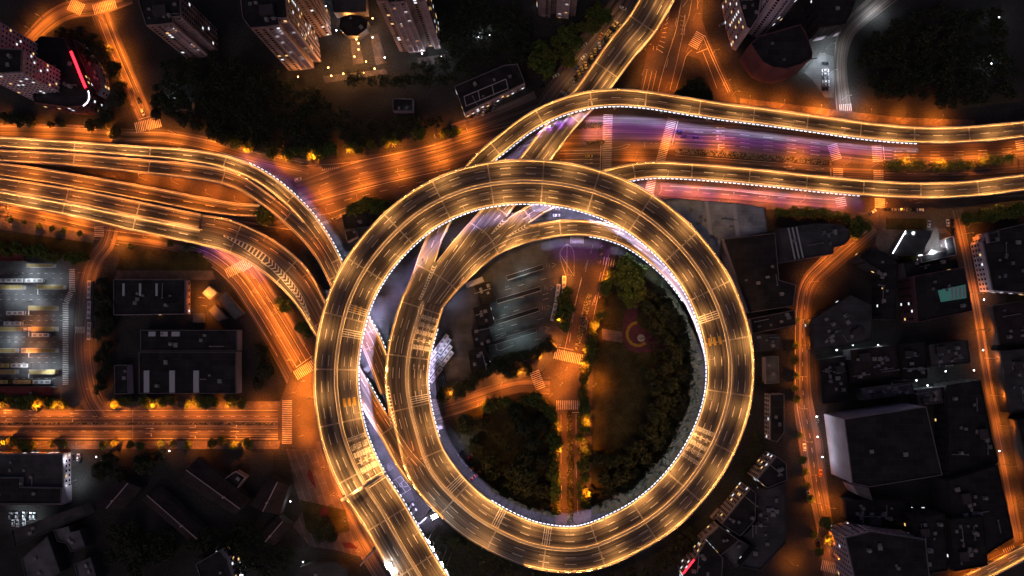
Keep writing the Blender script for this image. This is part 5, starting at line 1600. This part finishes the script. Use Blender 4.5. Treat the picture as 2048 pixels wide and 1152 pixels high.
building('long dark main roof of the diagonal office complex beside the curving road', 20, [(1514, 984), (1536, 978), (1570, 966), (1572, 1084), (1520, 1140), (1480, 1132), (1512, 1092), (1486, 1072), (1516, 1042)], 'wall_d', 'roof_g', 5, 0.12, units=10)
building('tiny lit kiosk roof on the kerb outside the diagonal office block', 4, [(1422, 1036), (1438, 1018), (1442, 1022), (1428, 1040)], 'pink', 'roof_l', None, 0, 'kiosk', units=0)
building('small pale shed under the ring beside the ball court', 5, [(766, 932), (778, 926), (784, 938), (772, 944)], 'wall_w', 'roof_l', None, 0, 'shed', units=0)
building('low grey roof in the wedge between ring and lower loop', 6, [(722, 742), (738, 730), (742, 740), (728, 756)], 'wall_g', 'roof_l', None, 0, 'shed', units=0)
building('dark shed with a pale edge left of the ring top beneath the trees', 6, [(684, 430), (740, 424), (742, 452), (690, 458)], 'wall_g', 'roof_d', None, 0, 'shed', units=2)
building('small white edged shed left of the ring beside the dark shed', 5, [(690, 462), (712, 458), (714, 474), (694, 484)], 'wall_w', 'roof_d', None, 0, 'shed', units=1)
building('grey gate house at the left foot of the lower loop', 4, [(873, 853), (884, 849), (887, 857), (876, 861)], 'wall_w', 'banner', None, 0, 'kiosk', units=0)
building('big curved dark roof in the dark grounds at the bottom left of the deck', 6, [(590, 1152), (600, 1134), (630, 1124), (670, 1124), (696, 1138), (700, 1190), (590, 1190)], 'wall_d', 'roof_g', None, 0, units=1)

# billboards, masts and the court
def billboard(label, a, b, z0, z1, m='banner'):
    A, B = P(*a, (z0 + z1) / 2), P(*b, (z0 + z1) / 2); c = (A + B) / 2; d = B - A; an = math.atan2(d.y, d.x)
    e = empty('billboard', (c.x, c.y, 0)); tag(e, label, 'billboard')
    p_ = MB(); p_.box(c.x, c.y, (z0 + z1) / 2, d.length, 0.6, z1 - z0, an); p_.build('panel', M[m], e)
    f_ = MB(); f_.box(c.x, c.y, z1 + .15, d.length + .4, 0.9, 0.3, an); f_.build('frame', M['steel'], e)
    s_ = MB(); s_.cyl(c.x, c.y, 0, z0, .9, .7, 12); s_.build('post', M['steel'], e)
billboard('pale billboard on a thick post at the bottom left of the deck', (726, 1124), (750, 1098), 20, 34)
billboard('pale billboard seen edge on below the floodlight by the lower loop', (838, 1046), (868, 1020), 14, 24)
cb = patch('basketball_court', [(779, 966), (802, 952), (822, 978), (802, 990)], 'yard')
pm2 = MB()
def pline(pts, w=0.14):
    p = Path([(x, y, 0, 1) for x, y in pts], 1.0, 8); ribbon(pm2, p, 0, w, 0.012 + 0.004 * (_layer[0] + 2), 0, p.len, 1)
for pts in ([(779, 966), (802, 952), (822, 978), (802, 990), (779, 966)], [(791, 959), (812, 984)], [(783, 968), (790, 964), (796, 972), (792, 978)], [(808, 960), (802, 966), (806, 974), (816, 972)], [(798, 970), (802, 966), (805, 970), (801, 974), (798, 970)]):
    for a, b in zip(pts, pts[1:]): pline([a, b])
struct(pm2.build('court_lines', M['paint']))

# ------------------------------------------------------------------ trees
trand = random.Random(5)


def crown(seed, nclump, nleaf, flat=0.8, size=0.17):
    """leaf sized faces in uneven clumps spread through a unit crown"""
    r = random.Random(seed); mb = MB()
    cl = []
    for _ in range(nclump):
        while True:
            p = Vector((r.uniform(-1, 1), r.uniform(-1, 1), r.uniform(-0.7, 1)))
            if p.length < 1: break
        p = p * (0.62 if p.length < .5 else 0.78)
        p.z *= flat
        cl.append((p, r.uniform(0.22, 0.42)))
    for p, s in cl:
        for _ in range(nleaf):
            d = Vector((r.gauss(0, 1), r.gauss(0, 1), r.gauss(0, 1))).normalized()
            q = p + d * s * (r.random() ** 0.4)
            n = (d + Vector((r.gauss(0, .6), r.gauss(0, .6), r.gauss(0, .6) + .5))).normalized()
            u = n.orthogonal().normalized(); u = Matrix.Rotation(r.uniform(0, 6.28), 3, n) @ u; w = n.cross(u)
            L = size * r.uniform(.5, 1.1)
            mb.quad(q - u * L * .5, q + w * L * .32, q + u * L * .5, q - w * L * .32)
    return mb


TRUNK = MB()
TRUNK.tube((0, 0, 0), (0.05, 0.02, 0.55), .055, .04, 7)
for a in range(5):
    an = a * 1.26 + .3; TRUNK.tube((0.04, 0.02, .45 + .04 * a), (.3 * math.cos(an), .3 * math.sin(an), .85 + .05 * a), .028, .012, 5)
TRUNK_ME = TRUNK.mesh('trunk', M['bark'])
CROWNS = [crown(20 + k, 30, 46, .8, .25).mesh('crown', M['leaf']) for k in range(4)]
CROWNS_D = [crown(40 + k, 32, 42, .8, .24).mesh('crown', M['leaf_dark']) for k in range(4)]
pb_ = MB(); rr_ = random.Random(9)
for k in range(26):
    an = k * 2.4; el = rr_.uniform(-.1, .9); pr = Vector((0, 0, 0))
    for j in range(4):
        d = Vector((math.cos(an), math.sin(an), el - j * .45)).normalized() * .28; nx = pr + d; w = Vector((-math.sin(an), math.cos(an), 0)) * (.075 - .015 * j)
        pb_.quad(pr - w, pr + w, nx + w * .8, nx - w * .8); pr = nx
PALM = pb_.mesh('crown', M['leaf'])
n_tree = 0


def tree(px, py, rpx, label, group=None, dark=False, palm=False, kind='tree'):
    """crown centre at px, py; radius in px"""
    global n_tree
    rad = rpx * 0.36
    hz = 1.0 * rad + 1.2
    q = P(px, py, hz)
    e = empty('palm_tree' if palm else kind, (q.x, q.y, 0), trand.uniform(0, 6.28))
    tag(e, label, 'palm tree' if palm else kind, group); e['_local'] = 1
    put(TRUNK_ME, 'trunk', e, (0, 0, 0), 0, (rad, rad, hz * 1.05))
    me = PALM if palm else trand.choice(CROWNS_D if dark else CROWNS)
    s = trand.uniform(.9, 1.12)
    put(me, 'crown', e, (0, 0, hz), trand.uniform(0, 6.28), (rad * s, rad / s * 1.05, rad * trand.uniform(.8, 1.0)))
    n_tree += 1


def row(label, pts, r=9.0, dark=False, palm=False, jit=2.2, kind='tree'):
    for i, p in enumerate(pts):
        tree(p[0] + trand.uniform(-jit, jit) * .6, p[1] + trand.uniform(-jit, jit) * .6, (p[2] if len(p) > 2 else r * trand.uniform(.95, 1.4)), label.format(ORD[i]), None, dark, palm, kind)


row('{} tree from the left in the row between depot and avenue', [(4, 800), (22, 804), (42, 806), (54, 806), (68, 805), (86, 804), (104, 806), (126, 807)], 10)
row('{} tree from the left in the row above the avenue, below the warehouse', [(230, 806), (244, 801), (256, 804), (290, 803), (302, 808), (322, 804), (340, 803), (372, 808, 9), (396, 803), (412, 805), (430, 804), (462, 804, 11), (482, 806)], 9)
row('{} tree from the left in the row along the lower edge of the left avenue', [(6, 888), (24, 884), (44, 889), (62, 890), (104, 886), (128, 887), (206, 890), (230, 887, 8), (260, 889), (282, 890, 9), (320, 890), (346, 888, 8), (374, 889), (425, 886, 10), (445, 882), (466, 889), (495, 886, 11)], 8)
row('{} tree from the left in the row where the dark wood meets the avenue', [(470, 284), (500, 294), (545, 302), (575, 308), (592, 300), (616, 306), (640, 304), (660, 300), (700, 294), (716, 296), (742, 290), (770, 284), (790, 278), (836, 268), (890, 266), (912, 262)], 11)
row('{} tree from the left around the white podium building at upper left', [(14, 236), (36, 240), (60, 244), (100, 248, 8), (124, 248, 8), (180, 250), (200, 246), (230, 262), (210, 228), (236, 196), (240, 170), (226, 138), (214, 100)], 12, True)
row('{} tree from the left on the right bank of the northwest road', [(318, 198), (330, 208), (346, 222), (312, 226), (362, 238), (396, 252), (426, 264), (448, 272)], 12, True)
row('{} tree from the top in the dark row right of the depot', [(206, 568), (198, 590), (212, 606), (200, 626), (214, 646), (204, 666), (214, 690), (202, 712), (212, 735), (204, 756), (200, 778)], 13, True)
row('{} tree from the left in the row above the bus depot', [(-4, 496), (14, 500), (34, 496), (58, 502), (76, 498), (92, 508), (110, 514), (133, 514, 9), (150, 516), (168, 514)], 11)
row('{} tree from the top on the ground enclosed by the left ramps', [(526, 432, 20), (566, 610, 17), (604, 654, 13), (616, 668, 10)], 14)
row('{} small round shrub from the left on the pavement under the lower left ramp', [(22, 438), (48, 443), (76, 450), (104, 456), (128, 460), (160, 466), (262, 494), (340, 488), (372, 494), (402, 506)], 5, kind='shrub')
row('{} tree from the left in the clump beside the ring top left', [(704, 420), (720, 414), (736, 406), (752, 412), (768, 414)], 12)
row('{} tree from the top in the big sunlit-green clump of the ring park', [(1250, 530, 19), (1272, 538, 18), (1244, 556, 18), (1268, 562, 20), (1252, 584, 17), (1280, 586, 15), (1262, 604, 14)], 17)
row('{} tree from the top along the park side of the inner road', [(1222, 548, 8), (1214, 566), (1210, 584), (1200, 632), (1192, 648), (1186, 664), (1184, 682), (1180, 700), (1176, 722), (1172, 742), (1168, 762), (1166, 782), (1168, 800)], 10)
row('{} tree from the top beside the parked buses in the station', [(1136, 582, 10), (1128, 598), (1134, 616), (1122, 634), (1130, 648)], 12)
row('{} tree from the right in the dark row below the bus station', [(1104, 690), (1086, 696), (1072, 706), (1056, 710), (1040, 714), (1022, 720), (1006, 724), (1030, 740), (1052, 738), (1010, 744), (990, 732), (972, 742), (956, 752), (940, 766), (922, 776), (904, 784), (888, 790)], 12, True)
row('{} tree from the left in the row below the station road', [(976, 812), (994, 806), (1012, 804), (1030, 812), (1050, 800), (1070, 800), (1088, 810), (1100, 824)], 11)
row('{} tree from the top on the left side of the straight road', [(1108, 840), (1112, 858), (1106, 876), (1112, 894), (1106, 912), (1112, 930), (1108, 948), (1112, 966), (1108, 984), (1112, 1002), (1110, 1022)], 10)
row('{} tree from the top on the right side of the straight road', [(1170, 822), (1166, 840), (1170, 858), (1164, 878), (1168, 898), (1172, 916), (1166, 936), (1170, 954), (1164, 972), (1170, 992), (1172, 1012)], 10)
row('{} tree from the left in the bushy row left of the slanted canopy', [(1560, 424), (1572, 428), (1586, 424), (1600, 428), (1616, 426), (1630, 428), (1646, 428), (1660, 430), (1676, 432), (1690, 436)], 9)
row('{} tree from the left in the bushy row at the right edge', [(1936, 438), (1952, 434), (1968, 430), (1984, 430), (2000, 426), (2016, 424), (2032, 420), (2046, 416)], 11)
row('{} tree from the top near the slanted canopy building', [(1722, 450, 20), (1712, 462, 14), (1826, 514, 8), (1814, 516, 7)], 12)
row('{} palm from the left on the right avenue median', [(1790, 330), (1806, 328), (1824, 330), (1842, 328), (1874, 332), (1890, 330), (1906, 332), (1922, 330), (1940, 328), (1966, 322), (1982, 318), (2000, 320), (2018, 316)], 10, False, True)
row('{} round tree from the top along the curving road', [(1592, 642), (1594, 690), (1590, 722), (1594, 750), (1590, 778), (1594, 800), (1602, 872), (1606, 920), (1610, 944), (1614, 970), (1620, 998), (1654, 1048, 14), (1628, 1070), (1660, 1078, 11), (1637, 1104)], 7)
row('{} tree from the left in the thicket between the forked roads', [(1362, 190, 14), (1376, 176, 16), (1394, 168, 15), (1408, 186, 15), (1388, 196, 16), (1416, 200, 10)], 15, True)
row('{} tree from the left in the grove beside the taxi rank', [(1068, 122), (1080, 96), (1092, 140), (1100, 110), (1112, 84), (1130, 70), (1132, 104), (1146, 56), (1150, 84), (1166, 52), (1182, 28), (1186, 50), (1200, 14), (1140, 124), (1210, 30)], 13)
row('{} tree from the left in the dark garden below the avenue', [(208, 938, 20), (222, 918, 16), (292, 926, 22), (318, 912, 12), (240, 950, 16), (520, 700, 14), (530, 735, 20), (516, 765, 13), (650, 1050, 18), (640, 1070, 14), (662, 1072, 12)], 14, True)
row('{} tree from the top right of the ring by the small white blocks', [(1514, 876, 9), (1512, 896, 10), (1498, 924, 10), (1484, 940, 8), (1520, 770, 8)], 9, True)


def fill(poly, step, jit, seed):
    r = random.Random(seed); out = []
    xs = [p[0] for p in poly]; ys = [p[1] for p in poly]
    y = min(ys); k = 0
    while y < max(ys):
        x = min(xs) + (step / 2 if k % 2 else 0)
        while x < max(xs):
            a, b = x + r.uniform(-jit, jit), y + r.uniform(-jit, jit); ins = False
            for i in range(len(poly)):
                p, q = poly[i], poly[i - 1]
                if (p[1] > b) != (q[1] > b) and a < (q[0] - p[0]) * (b - p[1]) / (q[1] - p[1]) + p[0]: ins = not ins
            if ins: out.append((a, b))
            x += step
        y += step * .86; k += 1
    return out


PARK_R = [(1286, 560), (1320, 572), (1362, 640), (1388, 716), (1386, 800), (1364, 868), (1316, 936), (1258, 984), (1192, 1012), (1192, 912), (1240, 900), (1284, 862), (1302, 800), (1284, 740), (1312, 712), (1352, 706), (1318, 664), (1296, 652), (1284, 620)]
pts = fill(PARK_R, 35, 6, 2)
for i, (x, y) in enumerate(pts):
    tree(x, y, trand.uniform(14, 20), 'leafy tree in the dense dark grove filling the right half of the ring park', 'trees of the dense grove in the right half of the ring park', True)
PARK_L = [(912, 850), (960, 820), (1040, 822), (1096, 846), (1100, 1024), (1040, 1006), (990, 980), (955, 926), (930, 892)]
for i, (x, y) in enumerate(fill(PARK_L, 38, 6, 4)):
    if math.hypot(x - 1025, y - 886) > 36:
        tree(x, y, trand.uniform(14, 20), 'leafy tree in the dense dark grove around the round lawn inside the ring', 'trees of the grove around the round lawn', True)


def woods(name, poly, step, seed, r0=12, r1=19):
    """a wood that reads as one dark mass: one object"""
    base = crown(seed, 22, 16, .8, .3)
    mb = MB(); r = random.Random(seed)
    cv = [Vector(v) for v in base.v]
    for x, y in fill(poly, step, step * .3, seed):
        rad = r.uniform(r0, r1) * .315; hz = 1.3 * rad + r.uniform(1, 4); q = P(x, y, hz); a = r.uniform(0, 6.28); c, s = math.cos(a), math.sin(a)
        i = len(mb.v)
        mb.v += [(q.x + (v.x * c - v.y * s) * rad, q.y + (v.x * s + v.y * c) * rad, hz + v.z * rad) for v in cv]
        mb.f += [tuple(i + k for k in f) for f in base.f]
    o = mb.build(name, M['leaf_dark']); o['kind'] = 'stuff'
    return o


woods('woods', [(330, 120), (380, 112), (440, 110), (500, 120), (600, 168), (660, 200), (690, 230), (780, 240), (900, 232), (905, 256), (800, 270), (650, 292), (520, 290), (420, 262), (340, 210), (316, 170)], 23, 61)
woods('woods', [(1740, 60), (1850, 10), (2000, 20), (2044, 150), (2030, 200), (1900, 208), (1740, 184), (1722, 110)], 23, 62)
woods('woods', [(880, 0), (1060, 0), (1064, 90), (1040, 122), (1000, 124), (900, 160), (830, 170), (700, 160), (720, 150), (880, 120)], 23, 63)
woods('woods', [(200, 990), (220, 1040), (360, 1070), (500, 1050), (560, 1100), (600, 1110), (580, 1150), (470, 1152), (380, 1100), (260, 1160), (215, 1120)], 24, 64)
woods('woods', [(110, 66), (200, 50), (216, 100), (190, 150), (150, 90)], 22, 65)
woods('woods', [(880, 1080), (930, 1060), (1000, 1110), (1100, 1155), (1240, 1148), (1330, 1100), (1380, 1060), (1400, 1080), (1340, 1152), (1300, 1170), (880, 1170)], 22, 66, 9, 14)
woods('undergrowth', [(1196, 905), (1290, 866), (1310, 790), (1300, 700), (1310, 560), (1340, 560), (1402, 700), (1402, 800), (1360, 900), (1290, 976), (1196, 1026)], 15, 67, 5, 8)
woods('undergrowth', [(905, 850), (1060, 812), (1106, 840), (1106, 1030), (1040, 1014), (985, 985), (945, 930)], 17, 68, 4, 7)

# round lawn path and the park sculpture
def ring_patch(name, cx, cy, r0, r1, m, step=0.16, sx=1.0):
    mb = MB(); n = 40
    for k in range(n):
        a, b = 2 * math.pi * k / n, 2 * math.pi * (k + 1) / n
        q = [P(cx + r * math.cos(t) * sx, cy + r * math.sin(t), step) for r, t in ((r0, a), (r1, a), (r1, b), (r0, b))]
        mb.poly(ccw(q))
    return struct(mb.build(name, M[m]))
ring_patch('path', 1025, 886, 29, 31.5, 'pave', 0.17)
ring_patch('path', 1050, 858, 0.1, 10, 'pave', 0.165)
sp = P(1282, 676, 0.16)
e = empty('sculpture', sp); tag(e, 'pale jagged stone sculpture on the dark red park plaza', 'sculpture')
for i in range(5):
    a = i * 1.3; q = sp + Vector((math.cos(a), math.sin(a), 0)) * .9
    m_ = MB(); m_.tube(q, q + Vector((math.cos(a) * 1.1, math.sin(a) * 1.1, 2.4 + i * .3)), .7, .25, 6); m_.build('stone_block', M['sculpt'], e)
m_ = MB(); m_.cyl(sp.x, sp.y, .0, .4, 2.6, 2.4, 16); m_.build('plinth', M['sculpt'], e)
e = empty('flower_bed', P(1268, 668, 0)); tag(e, 'curved yellow flower bed around the park sculpture', 'flower bed')
m_ = MB()
for k in range(18):
    a = R(95 + k * 12); b = R(95 + (k + 1) * 12)
    q = [P(1276 + r * math.cos(t) * .95, 668 - r * math.sin(t), .3) for r, t in ((20, a), (26, a), (26, b), (20, b))]; m_.prism([(p.x, p.y) for p in ccw(q)], .1, .55)
m_.build('flowers', M['flower_y'], e)

# ------------------------------------------------------------------ vehicles
def car_parts(paint):
    b = MB()
    prof = [(-2.25, .35), (-2.3, .75), (-2.1, .95), (1.3, .92), (2.15, .78), (2.3, .5), (2.2, .35)]
    for s in (-1, 1):
        pass
    n = len(prof)
    for w, (y0, y1) in ((0, (-.88, .88)),):
        i = len(b.v); b.v += [(x, y0, z) for x, z in prof] + [(x, y1, z) for x, z in prof]
        for k in range(n):
            j = (k + 1) % n; b.f.append((i + k, i + n + k, i + n + j, i + j))
        b.f.append(tuple(range(i, i + n))); b.f.append(tuple(reversed(range(i + n, i + 2 * n))))
    g = MB()
    lo = [(-1.75, -.8), (1.25, -.8), (1.25, .8), (-1.75, .8)]; hi = [(-1.2, -.62), (.45, -.62), (.45, .62), (-1.2, .62)]
    i = 0; g.v += [(x, y, .93) for x, y in lo] + [(x, y, 1.42) for x, y in hi]
    for k in range(4): g.f.append((k, (k + 1) % 4, 4 + (k + 1) % 4, 4 + k))
    r = MB(); r.box(-.38, 0, 1.44, 1.6, 1.2, .05)
    w = MB()
    wm = MB(); 
    k = 12
    for s in (-.11, .11):
        wm.v += [(.32 * math.cos(6.283 * t / k), s, .32 * math.sin(6.283 * t / k)) for t in range(k)]
    for t in range(k): wm.f.append((t, (t + 1) % k, k + (t + 1) % k, k + t))
    wm.f.append(tuple(range(k))); wm.f.append(tuple(reversed(range(k, 2 * k))))
    return b.mesh('body', CAR[paint]), g.mesh('windows', M['glass']), r.mesh('roof', CAR[paint]), wm.mesh('wheel', M['rubber'])


HEADL = MB(); HEADL.box(0, 0, 0, .12, .4, .18); HEADL_ME = HEADL.mesh('headlight', M['skylight'])
CARS = {}


def car(px, py, deg, paint, label, group=None):
    if paint not in CARS:
        b, g_, r_2, w_2 = car_parts(paint)
        e = empty('parked_car', P(px, py, 0), R(deg)); e['_local'] = 1
        put(b, 'body', e); put(g_, 'windows', e); put(r_2, 'roof', e)
        for x in (-1.4, 1.4):
            for y in (-.8, .8): put(w_2, 'wheel', e, (x, y, .32))
        for y in (-.6, .6): put(HEADL_ME, 'headlight', e, (2.24, y, .66))
        CARS[paint] = e
    else:
        e = copy_tree(CARS[paint]); e.location = P(px, py, 0); e.rotation_euler = (0, 0, R(deg))
    e.location.z = 0.02 + 0.004 * _layer[0]
    tag(e, label, 'car', group)
    return e


def cars(label, lst):
    cnt = {}
    for x, y, d, c in lst:
        k = cnt[c] = cnt.get(c, 0) + 1
        car(x, y, d, c, label.format(ORD[k - 1] + ' ' + c + ' car'))


cars('{} from the top parked in the taxi rank beside the diagonal elevated road', [(1246, 17, -25, 'white'), (1235, 48, -38, 'yellow'), (1229, 55, -45, 'yellow'), (1221, 66, -40, 'yellow'), (1216, 72, -40, 'yellow'), (1201, 73, 60, 'orange'), (1199, 92, 98, 'white'),
     (1190, 104, 92, 'yellow'), (1183, 113, 100, 'yellow'), (1168, 114, 45, 'white'), (1168, 91, 35, 'silver'), (1171, 131, 97, 'yellow'), (1164, 140, 105, 'yellow'), (1158, 148, 110, 'yellow'), (1154, 136, 55, 'blue'), (1151, 157, 100, 'black'), (1146, 164, 100, 'grey'),
     (1127, 187, -40, 'white'), (1112, 152, 30, 'white'), (1135, 133, 30, 'red'), (1085, 173, 25, 'black'), (1224, 60, -40, 'black'), (1210, 82, -70, 'black'), (1178, 124, -75, 'black')])
cars('{} from the left waiting at the zebra crossing of the avenue', [(1178, 313, 0, 'yellow'), (1357, 264, 180, 'blue'), (1366, 274, 180, 'black'), (1390, 276, 180, 'black')])
cars('{} from the left parked in the row along the frontage road at right', [(1745, 424, 35, 'white'), (1774, 419, 0, 'black'), (1790, 420, 0, 'grey'), (1806, 420, 0, 'grey'), (1827, 420, 0, 'black'), (1839, 420, 0, 'white')])
cars('{} from the left parked by the small lawn and slanted canopy', [(1857, 448, 85, 'white'), (1894, 446, 92, 'white'), (1903, 444, 92, 'black'), (1907, 462, 100, 'black')])
cars('{} from the top on the northwest road before the zebra', [(279, 203, -68, 'black'), (287, 225, -68, 'white')])
cars('{} on the avenue beside the bright upper left ramp', [(597, 359, 15, 'white')])
cars('{} from the left parked below the flat hall above the ring', [(945, 231, 70, 'black'), (955, 228, 70, 'grey'), (967, 225, 70, 'white'), (974, 222, 70, 'black'), (981, 219, 70, 'black'), (988, 216, 70, 'grey')])
cars('{} from the top parked in the lit lot by the curved department store', [(1650, 128, 0, 'black'), (1650, 142, 0, 'white'), (1650, 149, 0, 'silver'), (1650, 157, 0, 'black'), (1651, 164, 0, 'white'), (1651, 171, 0, 'grey'), (1650, 180, 0, 'black')])
cars('{} from the top parked on the paved strip inside the lower loop', [(922, 905, 40, 'black'), (939, 914, 40, 'red'), (930, 920, 40, 'black'), (947, 935, 40, 'orange'), (961, 941, 40, 'orange'), (956, 948, 40, 'red'), (946, 955, 40, 'red'), (938, 930, 40, 'black')])
cars('{} from the left parked in the lit yard below the white building', [(22, 1031, 90, 'grey'), (28, 1031, 90, 'black'), (35, 1031, 90, 'silver'), (42, 1030, 90, 'black'), (49, 1030, 90, 'white'), (56, 1030, 90, 'black'), (63, 1031, 90, 'silver'), (70, 1031, 90, 'white'), (28, 1045, 90, 'white'), (37, 1046, 90, 'silver'), (50, 1044, 90, 'white')])
cars('{} from the left by the gate right of the white building', [(148, 914, 90, 'black'), (158, 914, 90, 'silver'), (161, 919, 90, 'black')])
cars('{} from the top parked in the wedge under the ring top', [(1113, 418, 0, 'white'), (1113, 431, 0, 'white')])
cars('{} from the top along the curving road right of the ring', [(1608, 894, 92, 'white'), (1640, 946, 85, 'orange'), (1616, 988, 100, 'white'), (1636, 1088, 100, 'black'), (1667, 1100, 105, 'white'), (1634, 838, 90, 'grey')])
cars('{} from the top in the green lit yard at right', [(1896, 722, 5, 'white'), (1897, 729, 5, 'silver')])
cars('{} in the dark yard between ring deck and lower loop', [(828, 1022, 40, 'white'), (822, 1012, 40, 'grey')])
cars('{} in the court at the top right corner road', [(1452, 14, 20, 'white'), (1444, 50, 30, 'grey')])


def bus_parts(paint):
    b = MB(); b.box(0, 0, 1.65, 11.6, 2.5, 2.3); b.box(0, 0, 2.88, 11.2, 2.3, .16)
    w = MB(); w.box(0, 0, 2.05, 11.66, 2.54, .85)
    p = [MB() for _ in range(3)]
    for k, (x, l) in enumerate(((-3.6, 2.2), (.2, 1.6), (3.6, 2.4))): p[k].box(x, 0, 3.08, l, 1.5, .24)
    wm = MB(); k = 12
    for s in (-.14, .14): wm.v += [(.48 * math.cos(6.283 * t / k), s, .48 * math.sin(6.283 * t / k)) for t in range(k)]
    for t in range(k): wm.f.append((t, (t + 1) % k, k + (t + 1) % k, k + t))
    wm.f.append(tuple(range(k))); wm.f.append(tuple(reversed(range(k, 2 * k))))
    return b.mesh('body', M[paint]), w.mesh('windows', M['glass']), [q.mesh('roof_unit', M['concrete']) for q in p], wm.mesh('wheel', M['rubber'])


BUSES = {}


def bus(px, py, deg, paint, label):
    z = 2.9
    q = P(px, py, z); q.z = 0.02 + 0.004 * _layer[0]
    if paint not in BUSES:
        b, w, p, wh = bus_parts(paint)
        e = empty('bus', q, R(deg)); e['_local'] = 1
        put(b, 'body', e); put(w, 'windows', e)
        for m_ in p: put(m_, 'roof_unit', e)
        for x in (-3.4, 3.4):
            for y in (-1.12, 1.12): put(wh, 'wheel', e, (x, y, .48))
        BUSES[paint] = e
    else:
        e = copy_tree(BUSES[paint]); e.location = q; e.rotation_euler = (0, 0, R(deg))
    tag(e, label, 'bus')


for i, (x, y, c) in enumerate(((-4, 561, 'w'), (29, 561, 'w'), (69, 561, 'w'), (30, 626, 'w'), (25, 647, 'w'), (81, 670, 'w'), (39, 731, 'w'), (1, 731, 'y'), (44, 764, 'o'), (84, 764, 'w'), (-2, 764, 'y'))):
    bus(x, y, 0, 'bus_' + c, ('white bus at the left edge of the top depot row', 'white bus in the middle of the top depot row', 'white bus with a yellow nose at the right of the top depot row', 'white bus alone below the second shelter row',
        'white bus just above the third shelter row', 'pinkish lit white bus below the third shelter row', 'white bus above the lowest shelter row', 'yellow ended bus at the left edge above the lowest shelters', 'orange bus on the bottom row of the depot',
        'white bus right of the orange bus', 'yellow bus at the left edge of the bottom row')[i])
for i, (x, y) in enumerate(((178, 579), (178, 620), (178, 662))):
    bus(x, y, 90, 'bus_w', 'bus standing upright in the lane right of the depot, ' + ('topmost', 'middle', 'lowest')[i])
for i, (x, y) in enumerate(((1128, 570), (1115, 586), (1108, 624))):
    bus(x, y, (88, 82, 78)[i], 'bus_w', 'white bus by the trees on the right of the bus station, ' + ('topmost', 'middle', 'lowest')[i])
for i, (x, y) in enumerate(((884, 684), (889, 692), (891, 706), (894, 718))):
    bus(x, y, 53, 'bus_w', ORD[i] + ' from the top in the upper right file of slanted white buses')
for i, (x, y) in enumerate(((867, 708), (867, 724), (869, 737), (872, 750))):
    bus(x, y, 53, 'bus_w', ORD[i] + ' from the top in the lower left file of slanted white buses')
